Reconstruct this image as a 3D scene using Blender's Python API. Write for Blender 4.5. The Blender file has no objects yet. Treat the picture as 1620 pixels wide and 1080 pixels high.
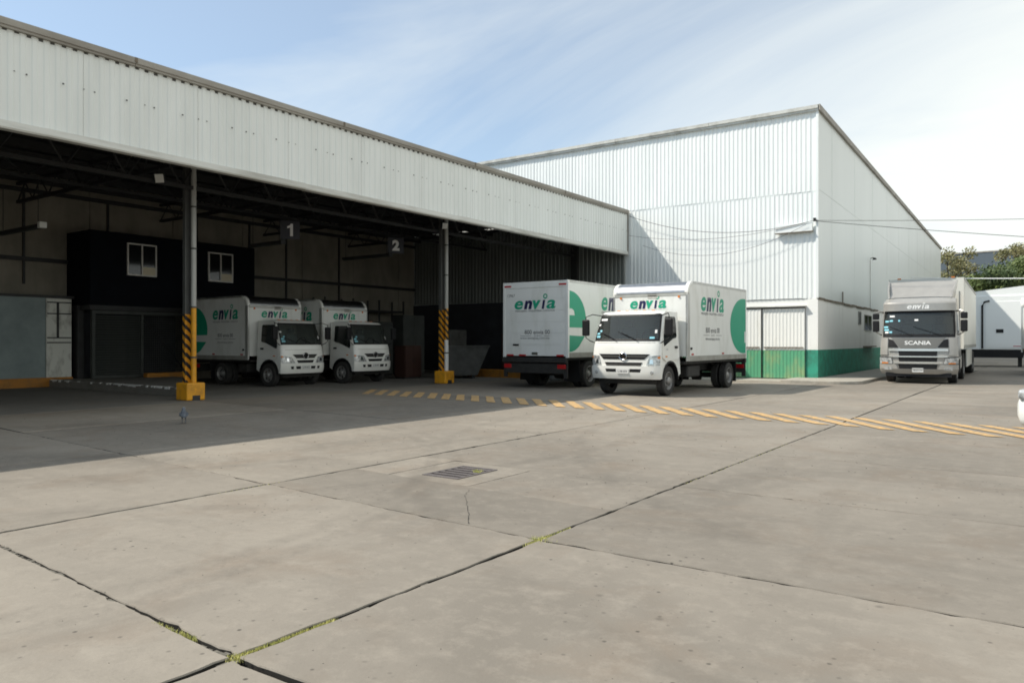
import bpy, bmesh, math, random
from mathutils import Vector, Matrix
R = random.Random(7)
rad = math.radians
SC = bpy.context.scene
COL = SC.collection

# ------------------------------------------------------------------ camera, sky, sun, exposure
cam_d = bpy.data.cameras.new('camera'); cam = bpy.data.objects.new('camera', cam_d); COL.objects.link(cam)
cam_d.sensor_width = 36; cam_d.lens = 1207 / 1620 * 36; cam_d.clip_end = 3000; cam_d.clip_start = .05
cam.location = (0, 0, 1.4); cam.rotation_euler = (rad(90), 0, rad(35.3))
SC.camera = cam
TO_SUN = Vector((-.75, -.50, 1)).normalized()
SUN_EL = math.asin(TO_SUN.z); SUN_AZ = math.atan2(TO_SUN.x, TO_SUN.y)
world = bpy.data.worlds.new('World'); SC.world = world; world.use_nodes = True
wt = world.node_tree; wt.nodes.clear()
def wn(t): return wt.nodes.new(t)
out = wn('ShaderNodeOutputWorld'); bg = wn('ShaderNodeBackground'); sky = wn('ShaderNodeTexSky')
sky.sky_type = 'NISHITA'; sky.sun_disc = False; sky.sun_elevation = SUN_EL; sky.sun_rotation = SUN_AZ
sky.air_density = 1.0; sky.dust_density = 2.2; sky.ozone_density = .7; sky.altitude = 1500
bg.inputs['Strength'].default_value = .14
tc = wn('ShaderNodeTexCoord'); sep = wn('ShaderNodeSeparateXYZ'); wt.links.new(tc.outputs['Generated'], sep.inputs[0])
# project the direction onto a high flat cloud layer
zc = wn('ShaderNodeMath'); zc.operation = 'MAXIMUM'; zc.inputs[1].default_value = .0; wt.links.new(sep.outputs[2], zc.inputs[0])
za = wn('ShaderNodeMath'); za.operation = 'ADD'; za.inputs[1].default_value = .16; wt.links.new(zc.outputs[0], za.inputs[0])
dx = wn('ShaderNodeMath'); dx.operation = 'DIVIDE'; wt.links.new(sep.outputs[0], dx.inputs[0]); wt.links.new(za.outputs[0], dx.inputs[1])
dy = wn('ShaderNodeMath'); dy.operation = 'DIVIDE'; wt.links.new(sep.outputs[1], dy.inputs[0]); wt.links.new(za.outputs[0], dy.inputs[1])
cmb = wn('ShaderNodeCombineXYZ'); wt.links.new(dx.outputs[0], cmb.inputs[0]); wt.links.new(dy.outputs[0], cmb.inputs[1])
mp = wn('ShaderNodeMapping'); mp.inputs['Rotation'].default_value = (0, 0, rad(20)); mp.inputs['Scale'].default_value = (.42, 1.0, 1); mp.inputs['Location'].default_value = (3.1, 1.7, 0)
wt.links.new(cmb.outputs[0], mp.inputs[0])
n1 = wn('ShaderNodeTexNoise'); n1.inputs['Scale'].default_value = 1.1; n1.inputs['Detail'].default_value = 7; n1.inputs['Roughness'].default_value = .58; n1.inputs['Distortion'].default_value = .6
wt.links.new(mp.outputs[0], n1.inputs['Vector'])
n2 = wn('ShaderNodeTexNoise'); n2.inputs['Scale'].default_value = .33; n2.inputs['Detail'].default_value = 2
wt.links.new(cmb.outputs[0], n2.inputs['Vector'])
# the cloud veil grows denser towards the east (right) side of the sky
drift = wn('ShaderNodeVectorMath'); drift.operation = 'DOT_PRODUCT'; drift.inputs[1].default_value = (.62, .42, -.35); wt.links.new(tc.outputs['Generated'], drift.inputs[0])
s1 = wn('ShaderNodeMath'); s1.operation = 'MULTIPLY_ADD'; s1.inputs[1].default_value = .55; wt.links.new(n2.outputs[0], s1.inputs[0]); wt.links.new(n1.outputs[0], s1.inputs[2])
s2 = wn('ShaderNodeMath'); s2.operation = 'MULTIPLY_ADD'; s2.inputs[1].default_value = .9; wt.links.new(drift.outputs['Value'], s2.inputs[0]); wt.links.new(s1.outputs[0], s2.inputs[2])
cr = wn('ShaderNodeValToRGB'); cr.color_ramp.elements[0].position = .46; cr.color_ramp.elements[1].position = 1.16
cr.color_ramp.elements[0].color = (0.27, 0.27, 0.27, 1); cr.color_ramp.elements[1].color = (.95, .95, .95, 1)
wt.links.new(s2.outputs[0], cr.inputs[0])
mixc = wn('ShaderNodeMix'); mixc.data_type = 'RGBA'; mixc.inputs['B'].default_value = (6.1, 6.3, 6.0, 1)
wt.links.new(cr.outputs[0], mixc.inputs['Factor']); tint = wn('ShaderNodeMix'); tint.data_type = 'RGBA'; tint.blend_type = 'MULTIPLY'; tint.inputs['Factor'].default_value = 1; tint.inputs['B'].default_value = (.80, .99, 1.04, 1)
wt.links.new(sky.outputs[0], tint.inputs['A']); wt.links.new(tint.outputs['Result'], mixc.inputs['A'])
wt.links.new(mixc.outputs['Result'], bg.inputs[0]); wt.links.new(bg.outputs[0], out.inputs[0])
sun_d = bpy.data.lights.new('sun', 'SUN'); sun = bpy.data.objects.new('sun', sun_d); COL.objects.link(sun)
sun_d.energy = 4.2; sun_d.angle = rad(.55); sun_d.color = (1, .94, .84)
sun.rotation_euler = TO_SUN.to_track_quat('Z', 'Y').to_euler(); sun.location = TO_SUN * 60
SC.view_settings.view_transform = 'Standard'; SC.view_settings.look = 'None'
SC.cycles.filter_width = 1.75; SC.view_settings.gamma = 1; SC.view_settings.exposure = .28; SC.view_settings.use_curve_mapping = False

# ------------------------------------------------------------------ materials
def mat(name, col, rough=.5, metal=0., col2=None, scale=3., stretch=(1, 1, 1), lo=.35, hi=.7, detail=5,
        bump=0., bscale=40., spec=.5, coat=0., world_pos=False, emit=None, rvar=0.):
    m = bpy.data.materials.new(name); m.use_nodes = True; nt = m.node_tree; b = nt.nodes['Principled BSDF']
    b.inputs['Roughness'].default_value = rough; b.inputs['Metallic'].default_value = metal
    b.inputs['Specular IOR Level'].default_value = spec; b.inputs['Coat Weight'].default_value = coat
    b.inputs['Coat Roughness'].default_value = .08
    b.inputs['Base Color'].default_value = (*col, 1)
    if emit:
        b.inputs['Emission Color'].default_value = (*col, 1); b.inputs['Emission Strength'].default_value = emit
    if col2 or bump or rvar:
        if world_pos: src = nt.nodes.new('ShaderNodeNewGeometry').outputs['Position']
        else: src = nt.nodes.new('ShaderNodeTexCoord').outputs['Object']
        mpn = nt.nodes.new('ShaderNodeMapping'); mpn.inputs['Scale'].default_value = stretch; nt.links.new(src, mpn.inputs[0])
        nz = nt.nodes.new('ShaderNodeTexNoise'); nz.inputs['Scale'].default_value = scale; nz.inputs['Detail'].default_value = detail; nz.inputs['Roughness'].default_value = .62
        nt.links.new(mpn.outputs[0], nz.inputs['Vector'])
        if col2:
            rp = nt.nodes.new('ShaderNodeValToRGB'); rp.color_ramp.elements[0].position = lo; rp.color_ramp.elements[1].position = hi
            rp.color_ramp.elements[0].color = (*col2, 1); rp.color_ramp.elements[1].color = (*col, 1)
            nt.links.new(nz.outputs[0], rp.inputs[0]); nt.links.new(rp.outputs[0], b.inputs['Base Color'])
        if rvar:
            ma = nt.nodes.new('ShaderNodeMath'); ma.operation = 'MULTIPLY_ADD'; ma.inputs[1].default_value = rvar; ma.inputs[2].default_value = rough - rvar * .5
            nt.links.new(nz.outputs[0], ma.inputs[0]); nt.links.new(ma.outputs[0], b.inputs['Roughness'])
        if bump:
            nb = nt.nodes.new('ShaderNodeTexNoise'); nb.inputs['Scale'].default_value = bscale; nb.inputs['Detail'].default_value = 4
            nt.links.new(src, nb.inputs['Vector'])
            bp = nt.nodes.new('ShaderNodeBump'); bp.inputs['Strength'].default_value = bump; bp.inputs['Distance'].default_value = .02
            nt.links.new(nb.outputs[0], bp.inputs['Height']); nt.links.new(bp.outputs[0], b.inputs['Normal'])
    return m

def concrete(name, base, tint=.085, worn=False):
    """yard concrete: broad stains, mottling, tyre-rubber smears, dark pits and grit, each slab a little different"""
    m = bpy.data.materials.new(name); m.use_nodes = True; nt = m.node_tree; b = nt.nodes['Principled BSDF']
    N = nt.nodes.new; L = nt.links.new
    pos = N('ShaderNodeNewGeometry').outputs['Position']
    oi = N('ShaderNodeObjectInfo')
    def noise(sc, det, stretch=(1, 1, 1), dist=0, rough=.6):
        mpn = N('ShaderNodeMapping'); mpn.inputs['Scale'].default_value = stretch; L(pos, mpn.inputs[0])
        n = N('ShaderNodeTexNoise'); n.inputs['Scale'].default_value = sc; n.inputs['Detail'].default_value = det
        n.inputs['Distortion'].default_value = dist; n.inputs['Roughness'].default_value = rough; L(mpn.outputs[0], n.inputs['Vector']); return n.outputs[0]
    def ramp(v, a, bb, c0=0, c1=1):
        r = N('ShaderNodeMapRange'); r.inputs[1].default_value = a; r.inputs[2].default_value = bb; r.inputs[3].default_value = c0; r.inputs[4].default_value = c1
        L(v, r.inputs[0]); return r.outputs[0]
    def mixc(f, A, B):
        x = N('ShaderNodeMix'); x.data_type = 'RGBA'
        for nm, v in (('A', A), ('B', B)):
            if isinstance(v, tuple): x.inputs[nm].default_value = (*v, 1)
            else: L(v, x.inputs[nm])
        if isinstance(f, float): x.inputs['Factor'].default_value = f
        else: L(f, x.inputs['Factor'])
        return x.outputs['Result']
    bs = base
    c = mixc(ramp(noise(.28, 4, dist=.8), .35, .68), tuple(v * .74 for v in bs), tuple(v * 1.10 for v in bs))
    c = mixc(ramp(noise(1.1, 6, dist=.5), .50, .70, 0, .6), c, (bs[0] * .80, bs[1] * .72, bs[2] * .66))
    c = mixc(ramp(noise(5.5, 7, rough=.72), .48, .68, 0, .55), c, tuple(v * 1.2 for v in bs))
    c = mixc(ramp(noise(9, 7, (1, 1, 1), .4, .75), .50, .68, 0, .38), c, tuple(v * .74 for v in bs))
    c = mixc(ramp(noise(2.2, 5, (.25, 1, 1)), .55, .75, 0, .45), c, tuple(v * .66 for v in bs))
    c = mixc(ramp(noise(1.6, 5, (1, .16, 1), .3), .56, .76, 0, .42), c, tuple(v * .62 for v in bs))
    c = mixc(ramp(noise(70, 3), .56, .78, 0, .35), c, tuple(v * .7 for v in bs))
    # pits and dropped grit in uneven patches
    vo = N('ShaderNodeTexVoronoi'); vo.inputs['Scale'].default_value = 11; vo.inputs['Randomness'].default_value = 1; L(pos, vo.inputs['Vector'])
    pit = ramp(vo.outputs['Distance'], .07, .16, 1, 0)
    pm = N('ShaderNodeMath'); pm.operation = 'MULTIPLY'; L(pit, pm.inputs[0]); L(ramp(noise(.8, 4, rough=.7), .48, .62), pm.inputs[1])
    c = mixc(pm.outputs[0], c, tuple(v * .28 for v in bs))
    vo2 = N('ShaderNodeTexVoronoi'); vo2.inputs['Scale'].default_value = 2.1; L(pos, vo2.inputs['Vector'])
    c = mixc(ramp(vo2.outputs['Distance'], .02, .06, .5, 0), c, tuple(v * .33 for v in bs))
    # faint rubber arcs left by turning trucks
    for (cx_, cy_, rr, wd, st) in ((-11.5, 2.2, 7.2, .10, .34), (-11.5, 2.2, 7.46, .10, .30), (3.0, 13.5, 9.4, .11, .30), (3.0, 13.5, 11.3, .11, .28), (-1, -2.5, 7.9, .12, .26), (-17, 9, 10.2, .12, .3), (-17, 9, 12.1, .12, .3)):
        vd = N('ShaderNodeVectorMath'); vd.operation = 'DISTANCE'; vd.inputs[1].default_value = (cx_, cy_, 0); L(pos, vd.inputs[0])
        ab = N('ShaderNodeMath'); ab.operation = 'SUBTRACT'; ab.inputs[1].default_value = rr; L(vd.outputs['Value'], ab.inputs[0])
        a2 = N('ShaderNodeMath'); a2.operation = 'ABSOLUTE'; L(ab.outputs[0], a2.inputs[0])
        mm = N('ShaderNodeMath'); mm.operation = 'MULTIPLY'; L(ramp(a2.outputs[0], wd * .5, wd * 1.2, st, 0), mm.inputs[0]); L(ramp(noise(.9 + rr * .03, 6, rough=.75), .42, .62), mm.inputs[1])
        c = mixc(mm.outputs[0], c, tuple(v * .45 for v in bs))
    # per-slab tint
    r = ramp(oi.outputs['Random'], 0, 1, 1 - tint * 1.6, 1 + tint)
    hs = N('ShaderNodeHueSaturation'); L(c, hs.inputs['Color']); L(r, hs.inputs['Value'])
    c = hs.outputs[0]
    if worn:
        yl = mixc(ramp(noise(6, 5), .3, .7), (.62, .36, .11), (.66, .42, .17))
        f = ramp(noise(10, 8, rough=.8), .38, .58, .15, .92)
        c = mixc(f, c, yl)
    L(c, b.inputs['Base Color'])
    b.inputs['Roughness'].default_value = .82; b.inputs['Specular IOR Level'].default_value = .35
    bp = N('ShaderNodeBump'); bp.inputs['Strength'].default_value = .35; bp.inputs['Distance'].default_value = .006
    L(noise(45, 6), bp.inputs['Height']); L(bp.outputs[0], b.inputs['Normal'])
    return m

def glass(name, tint=(.75, .85, .82), refl=1.0):
    m = bpy.data.materials.new(name); m.use_nodes = True; nt = m.node_tree; nt.nodes.clear()
    o = nt.nodes.new('ShaderNodeOutputMaterial'); mx = nt.nodes.new('ShaderNodeMixShader'); t = nt.nodes.new('ShaderNodeBsdfTransparent')
    g = nt.nodes.new('ShaderNodeBsdfGlossy'); f = nt.nodes.new('ShaderNodeFresnel'); f.inputs[0].default_value = 1.6
    t.inputs[0].default_value = (*tint, 1); g.inputs['Roughness'].default_value = .02
    dm = nt.nodes.new('ShaderNodeMixShader'); df = nt.nodes.new('ShaderNodeBsdfDiffuse'); df.inputs[0].default_value = (.42, .46, .43, 1); dm.inputs[0].default_value = .075   # grey green diffuse film that lifts the dark glass
    nt.links.new(t.outputs[0], dm.inputs[1]); nt.links.new(df.outputs[0], dm.inputs[2])
    nt.links.new(f.outputs[0], mx.inputs[0]); nt.links.new(dm.outputs[0], mx.inputs[1]); nt.links.new(g.outputs[0], mx.inputs[2]); nt.links.new(mx.outputs[0], o.inputs[0])
    return m

def hazard(name, slope=1.0, period=.22):
    m = bpy.data.materials.new(name); m.use_nodes = True; nt = m.node_tree; b = nt.nodes['Principled BSDF']
    tcn = nt.nodes.new('ShaderNodeTexCoord'); d = nt.nodes.new('ShaderNodeVectorMath'); d.operation = 'DOT_PRODUCT'
    d.inputs[1].default_value = (-.9 / period * slope, -.9 / period * slope, -1 / period); nt.links.new(tcn.outputs['Object'], d.inputs[0])
    nz = nt.nodes.new('ShaderNodeTexNoise'); nz.inputs['Scale'].default_value = 7; nt.links.new(tcn.outputs['Object'], nz.inputs['Vector'])
    ad = nt.nodes.new('ShaderNodeMath'); ad.operation = 'MULTIPLY_ADD'; ad.inputs[1].default_value = .25; nt.links.new(nz.outputs[0], ad.inputs[0]); nt.links.new(d.outputs['Value'], ad.inputs[2])
    fr = nt.nodes.new('ShaderNodeMath'); fr.operation = 'FRACT'; nt.links.new(ad.outputs[0], fr.inputs[0])
    rp = nt.nodes.new('ShaderNodeValToRGB'); rp.color_ramp.interpolation = 'CONSTANT'
    rp.color_ramp.elements[0].color = (.66, .29, .012, 1); rp.color_ramp.elements[1].color = (.02, .02, .02, 1); rp.color_ramp.elements[1].position = .52
    nt.links.new(fr.outputs[0], rp.inputs[0]); nt.links.new(rp.outputs[0], b.inputs['Base Color']); b.inputs['Roughness'].default_value = .55
    return m

M = dict(
    slab=concrete('yard concrete', (.250, .222, .184)),
    slabin=concrete('shade darkened bay concrete', (.20, .19, .17)),  # darker copy of the yard concrete, bay shade put into its colour
    base=concrete('joint dirt', (.026, .024, .02), .0),
    paint=concrete('worn yellow road paint', (.250, .222, .184), .0, True),
    kerbc=concrete('pavement concrete', (.37, .345, .295), .03),
    sheet=mat('white painted sheet metal', (.84, .86, .845), .42, col2=(.76, .79, .77), scale=1.3, stretch=(1, 1, .18), lo=.25, hi=.62, world_pos=True, rvar=.15),
    fascia=mat('aged pale sheet metal', (.76, .785, .765), .48, col2=(.67, .695, .67), scale=1.6, stretch=(1, 1, .15), lo=.25, hi=.65, world_pos=True, rvar=.15),
    smooth=mat('pale smooth cladding', (.72, .76, .74), .35, col2=(.66, .70, .68), scale=.5, stretch=(1, .5, .12), world_pos=True),
    gutter=mat('weathered gutter', (.36, .34, .30), .6, col2=(.22, .20, .17), scale=2.5, stretch=(1, .25, 1), world_pos=True),
    flash=mat('dirty white flashing', (.58, .58, .54), .5, col2=(.36, .35, .31), scale=2.2, stretch=(1, .2, 1.5), lo=.3, hi=.55, world_pos=True),
    screw=mat('screw heads', (.07, .07, .065), .6),
    dark=mat('dark steel paint', (.028, .030, .031), .6, col2=(.018, .018, .018), scale=4),
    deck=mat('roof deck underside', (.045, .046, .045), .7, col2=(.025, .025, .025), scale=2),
    beige=mat('dusty beige wall panel', (.29, .265, .215), .8, col2=(.19, .175, .14), scale=1.2, stretch=(1, 1, .5), bump=.2, world_pos=True),
    navyw=mat('dark plinth wall', (.035, .037, .045), .8, col2=(.022, .023, .027), scale=2, world_pos=True),
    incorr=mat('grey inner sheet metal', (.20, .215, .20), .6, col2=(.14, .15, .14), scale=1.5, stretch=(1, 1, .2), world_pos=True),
    black=mat('blue black cladding', (.005, .007, .011), .85, spec=.15, col2=(.0035, .0045, .007), scale=2, world_pos=True),
    alu=mat('window aluminium', (.62, .60, .55), .45, .35, col2=(.5, .48, .44), scale=6),
    pane=mat('dark window pane', (.012, .013, .014), .06, spec=.6),
    blind=mat('pale window blind', (.62, .56, .42), .8),
    bluegrey=mat('blue grey painted panel', (.25, .31, .31), .55, col2=(.18, .225, .225), scale=1.5, world_pos=True),
    oldwhite=mat('weathered white door paint', (.66, .67, .61), .6, col2=(.34, .34, .30), scale=3.5, stretch=(1, 1, .5), lo=.3, hi=.5, world_pos=True),
    orange=mat('orange kerb paint', (.42, .175, .02), .6, col2=(.24, .12, .03), scale=4, lo=.3, hi=.55, world_pos=True),
    yellow=mat('yellow safety paint', (.72, .33, .012), .5, col2=(.46, .21, .02), scale=5, lo=.3, hi=.55, bump=.1, bscale=20),
    pipe=mat('grey downpipe', (.50, .51, .49), .45, col2=(.33, .33, .31), scale=3, stretch=(1, 1, .3)),
    pipew=mat('white plastic pipe', (.72, .72, .70), .4),
    steelcol=mat('grey painted column', (.10, .105, .105), .55, col2=(.06, .06, .055), scale=4, stretch=(1, 1, .4)),
    hazard=hazard('hazard stripes'),
    sign=mat('slate sign board', (.022, .024, .036), .5), white=mat('white sign paint', (.8, .8, .8), .5),
    lamp=mat('lamp lens', (.72, .72, .68), .3),
    glow=mat('lit lamp tube', (1, .98, .93), .4, emit=3.0),
    plaster=mat('white painted masonry', (.80, .80, .77), .75, col2=(.68, .675, .63), scale=1.1, stretch=(1, 1, .3), lo=.25, hi=.5, bump=.25, bscale=14, world_pos=True),
    green=mat('green painted masonry', (.03, .30, .20), .6, col2=(.03, .17, .115), scale=3.5, lo=.32, hi=.6, bump=.2, bscale=14, world_pos=True),
    doorg=mat('scuffed green door metal', (.10, .36, .20), .55, col2=(.30, .38, .18), scale=2.2, stretch=(1, 1, .7), lo=.25, hi=.55, world_pos=True),
    doorw=mat('white door metal', (.82, .82, .78), .5, col2=(.68, .64, .54), scale=2, stretch=(1, 1, .4), lo=.2, hi=.45, world_pos=True),
    rust=mat('rusty edge', (.10, .075, .05), .8, col2=(.20, .17, .13), scale=5, world_pos=True),
    vwhite=mat('truck box paint', (.77, .78, .75), .38, col2=(.63, .635, .59), scale=1.9, stretch=(1, 1, .3), lo=.28, hi=.5, coat=.15, rvar=.1),
    cabw=mat('cab paint', (.80, .80, .76), .28, col2=(.76, .755, .70), scale=2.2, lo=.25, hi=.5, coat=.5),
    valu=mat('bare aluminium trim', (.62, .62, .60), .34, .75, col2=(.48, .48, .46), scale=6, stretch=(1, 1, .3)),
    nose=mat('polished aluminium nose', (.46, .47, .475), .33, 1.0, col2=(.36, .365, .37), scale=5),
    rail=mat('dusty aluminium rail', (.42, .42, .39), .5, .3, col2=(.30, .29, .26), scale=4),
    chassis=mat('black chassis', (.014, .014, .014), .65, col2=(.03, .028, .025), scale=6),
    plastic=mat('black plastic', (.014, .014, .015), .5, spec=.25),
    rubber=mat('tyre rubber', (.018, .018, .018), .8, col2=(.035, .033, .03), scale=8),
    rim=mat('steel wheel', (.36, .36, .35), .45, .4, col2=(.20, .19, .18), scale=9),
    chrome=mat('chrome', (.75, .75, .76), .12, 1.0),
    lens=mat('headlight lens', (.60, .61, .60), .18, .25, col2=(.22, .23, .23), scale=11, lo=.38, hi=.6, coat=.5),
    amber=mat('amber lens', (.70, .20, .02), .25), red=mat('red reflector', (.42, .012, .015), .3),
    glass=glass('windscreen glass'), sglass=mat('dark side glass', (.010, .013, .013), .04, spec=.7),
    interior=mat('cab lining', (.20, .20, .185), .8), seat=mat('seat cloth', (.10, .105, .11), .9),
    sticker=mat('pale blue sticker', (.25, .60, .70), .4), stickerw=mat('white sticker', (.8, .8, .78), .4), stickerg=mat('grey placard', (.45, .44, .40), .5),
    lgreen=mat('green logo vinyl', (.012, .33, .195), .4), lnavy=mat('navy logo vinyl', (.016, .016, .075), .4), lgrey=mat('grey lettering', (.09, .09, .10), .5),
    plate=mat('licence plate', (.62, .62, .60), .4),
    silver=mat('champagne silver paint', (.40, .385, .355), .36, .3, col2=(.35, .335, .31), scale=3, coat=.5),
    silver2=mat('bright grille bar', (.66, .65, .62), .25, .6), dsilver=mat('grey grille panel', (.17, .165, .15), .42, .3),
    trailer=mat('trailer panel', (.74, .73, .67), .4, col2=(.66, .65, .58), scale=1, stretch=(1, 1, .4)),
    wtrailer=mat('white trailer panel', (.82, .84, .83), .4),
    cable=mat('black cable', (.03, .03, .03), .6), wcable=mat('white cable', (.75, .75, .73), .5),
    iron=mat('worn cast iron', (.15, .13, .125), .6, .1, col2=(.11, .095, .09), scale=12),
    bark=mat('bark', (.09, .07, .05), .9, col2=(.05, .04, .03), scale=9),
    far=mat('dark slate cladding', (.085, .108, .128), .7, col2=(.07, .092, .112), scale=.12, stretch=(1, 1, .1), world_pos=True),
    skip=mat('grey steel skip', (.095, .097, .09), .6, col2=(.05, .05, .045), scale=3), cabinet=mat('grey green cabinet', (.06, .066, .06), .6, col2=(.035, .04, .036), scale=2),
    board=mat('rust red board', (.045, .018, .012), .7), tarp=mat('blue black tarp', (.03, .035, .05), .5), bag=mat('pale sacking', (.33, .33, .31), .7),
    feather=mat('blue grey feathers', (.055, .065, .085), .55, col2=(.15, .165, .18), scale=22), leg=mat('pink bird leg', (.3, .08, .06), .6),
    gritm=mat('grit and dirt', (.17, .155, .125), .9, col2=(.075, .068, .055), scale=30),
    weed=mat('yellow green weeds', (.62, .58, .22), .8, col2=(.44, .45, .13), scale=9), carw=mat('white car paint', (.78, .79, .76), .25, coat=.6),
)
def leafmat(name, a, b):
    m = mat(name, a, .6, col2=b, scale=.9, lo=.35, hi=.65, world_pos=True); m.node_tree.nodes['Principled BSDF'].inputs['Subsurface Weight'].default_value = 0
    return m
LEAF = [leafmat('bright leaves', (.16, .20, .055), (.075, .11, .03)), leafmat('deep leaves', (.10, .14, .045), (.05, .08, .028)), leafmat('autumn leaves', (.27, .24, .11), (.17, .17, .07))]

# ------------------------------------------------------------------ mesh helpers
class MB:
    def __init__(s): s.v = []; s.f = []
    def add(s, vs, fs):
        o = len(s.v); s.v += [tuple(p) for p in vs]; s.f += [tuple(i + o for i in f) for f in fs]; return s
    def box(s, x0, x1, y0, y1, z0, z1):
        return s.add([(x0, y0, z0), (x1, y0, z0), (x1, y1, z0), (x0, y1, z0), (x0, y0, z1), (x1, y0, z1), (x1, y1, z1), (x0, y1, z1)],
                     [(0, 3, 2, 1), (4, 5, 6, 7), (0, 1, 5, 4), (1, 2, 6, 5), (2, 3, 7, 6), (3, 0, 4, 7)])
    def prism(s, poly, axis, a, b):
        """poly of 2-D points extruded along axis from a to b; axis x: (y,z), y: (x,z), z: (x,y)"""
        def P(p, t): return (t, p[0], p[1]) if axis == 'x' else (p[0], t, p[1]) if axis == 'y' else (p[0], p[1], t)
        n = len(poly)
        return s.add([P(p, a) for p in poly] + [P(p, b) for p in poly],
                     [tuple(range(n)), tuple(range(2 * n - 1, n - 1, -1))] + [(i, i + n, (i + 1) % n + n, (i + 1) % n) for i in range(n)])
    def tube(s, pts, r, n=6):
        pts = [Vector(p) for p in pts]; rs = r if isinstance(r, (list, tuple)) else [r] * len(pts); rings = []
        for i, p in enumerate(pts):
            d = (pts[min(i + 1, len(pts) - 1)] - pts[max(i - 1, 0)]).normalized()
            u = d.cross(Vector((0, 0, 1)) if abs(d.z) < .9 else Vector((1, 0, 0))).normalized(); w = d.cross(u)
            rings.append([p + (u * math.cos(2 * math.pi * k / n) + w * math.sin(2 * math.pi * k / n)) * rs[i] for k in range(n)])
        vs = [q for rg in rings for q in rg]; fs = []
        for i in range(len(pts) - 1):
            for k in range(n): fs.append((i * n + k, i * n + (k + 1) % n, (i + 1) * n + (k + 1) % n, (i + 1) * n + k))
        fs += [tuple(range(n - 1, -1, -1)), tuple((len(pts) - 1) * n + k for k in range(n))]
        return s.add(vs, fs)
    def bar(s, a, b, w=.05): return s.tube([a, b], w * .7, 4)
    def lathe(s, prof, c=(0, 0, 0), n=28, axis='y'):
        """profile of (radius, offset along axis)"""
        vs = []
        for r, o in prof:
            for k in range(n):
                a = 2 * math.pi * k / n; p = (r * math.cos(a), o, r * math.sin(a)) if axis == 'y' else (o, r * math.cos(a), r * math.sin(a)) if axis == 'x' else (r * math.cos(a), r * math.sin(a), o)
                vs.append((p[0] + c[0], p[1] + c[1], p[2] + c[2]))
        fs = [(i * n + k, i * n + (k + 1) % n, (i + 1) * n + (k + 1) % n, (i + 1) * n + k) for i in range(len(prof) - 1) for k in range(n)]
        return s.add(vs, fs)
    def build(s, name, m, parent=None, smooth=0, bevel=0, seg=2, off=None, fix=True):
        me = bpy.data.meshes.new(name)
        vs = s.v
        if off is not None: vs = [(p[0] - off[0], p[1] - off[1], p[2] - off[2]) for p in vs]
        me.from_pydata(vs, [], s.f)
        bm = bmesh.new(); bm.from_mesh(me)
        if fix: bmesh.ops.recalc_face_normals(bm, faces=bm.faces)
        if bevel:
            es = [e for e in bm.edges if len(e.link_faces) == 2 and e.calc_face_angle(0) > .5]
            bmesh.ops.bevel(bm, geom=es, offset=bevel, segments=seg, affect='EDGES', clamp_overlap=True, profile=.5)
        bm.to_mesh(me); bm.free()
        if smooth:
            me.shade_smooth(); me.set_sharp_from_angle(angle=rad(smooth))
        me.materials.append(m)
        o = bpy.data.objects.new(name, me); COL.objects.link(o)
        if parent: o.parent = parent
        return o

def tag(o, label=None, cat=None, group=None, kind=None):
    if label: o['label'] = label
    if cat: o['category'] = cat
    if group: o['group'] = group
    if kind: o['kind'] = kind
    return o
def thing(name, loc, label=None, cat=None, group=None, rz=0, kind=None, scale=1):
    o = bpy.data.objects.new(name, None); COL.objects.link(o); o.location = loc; o.rotation_euler = (0, 0, rz); o.scale = (scale,) * 3; o.empty_display_size = .3
    return tag(o, label, cat, group, kind)
def share(src, parent, loc=(0, 0, 0), rz=0, name=None):
    c = src.copy(); COL.objects.link(c); c.parent = parent; c.location = loc; c.rotation_euler = (0, 0, rz)
    if name: c.name = name
    return c

# ------------------------------------------------------------------ lettering
_tx = {}
def text_mesh(s, m, bold=0., shear=0.):
    k = (s, m.name, bold, shear)
    if k not in _tx:
        cu = bpy.data.curves.new('lettering', 'FONT'); cu.body = s; cu.size = 1; cu.offset = bold; cu.shear = shear; cu.resolution_u = 4
        o = bpy.data.objects.new('lettering', cu); COL.objects.link(o); dg = bpy.context.evaluated_depsgraph_get(); dg.update()
        me = bpy.data.meshes.new_from_object(o.evaluated_get(dg)); bpy.data.objects.remove(o); me.materials.clear(); me.materials.append(m)
        xs = [v.co.x for v in me.vertices]; ys = [v.co.y for v in me.vertices]
        _tx[k] = (me, min(xs), max(xs), min(ys), max(ys))
    return _tx[k]
def frame(o, r, u):
    r = Vector(r).normalized(); u = Vector(u).normalized(); n = r.cross(u); u = n.cross(r)
    return Matrix(((r.x, u.x, n.x, o[0]), (r.y, u.y, n.y, o[1]), (r.z, u.z, n.z, o[2]), (0, 0, 0, 1)))
def text(parent, s, m, o, r, u, width=None, height=None, bold=0., shear=0., name='lettering', align='c'):
    """flat lettering whose bottom edge sits at o, centred (or left) along r"""
    me, x0, x1, y0, y1 = text_mesh(s, m, bold, shear)
    sx = width / (x1 - x0) if width else height / (y1 - y0); sy = height / (y1 - y0) if height else sx
    ob = bpy.data.objects.new(name, me); COL.objects.link(ob); ob.parent = parent
    cx = (x0 + x1) / 2 if align == 'c' else x0
    ob.matrix_local = frame(o, r, u) @ Matrix.Diagonal((sx, sy, 1, 1)) @ Matrix.Translation((-cx, -y0, 0))
    return ob
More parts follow.
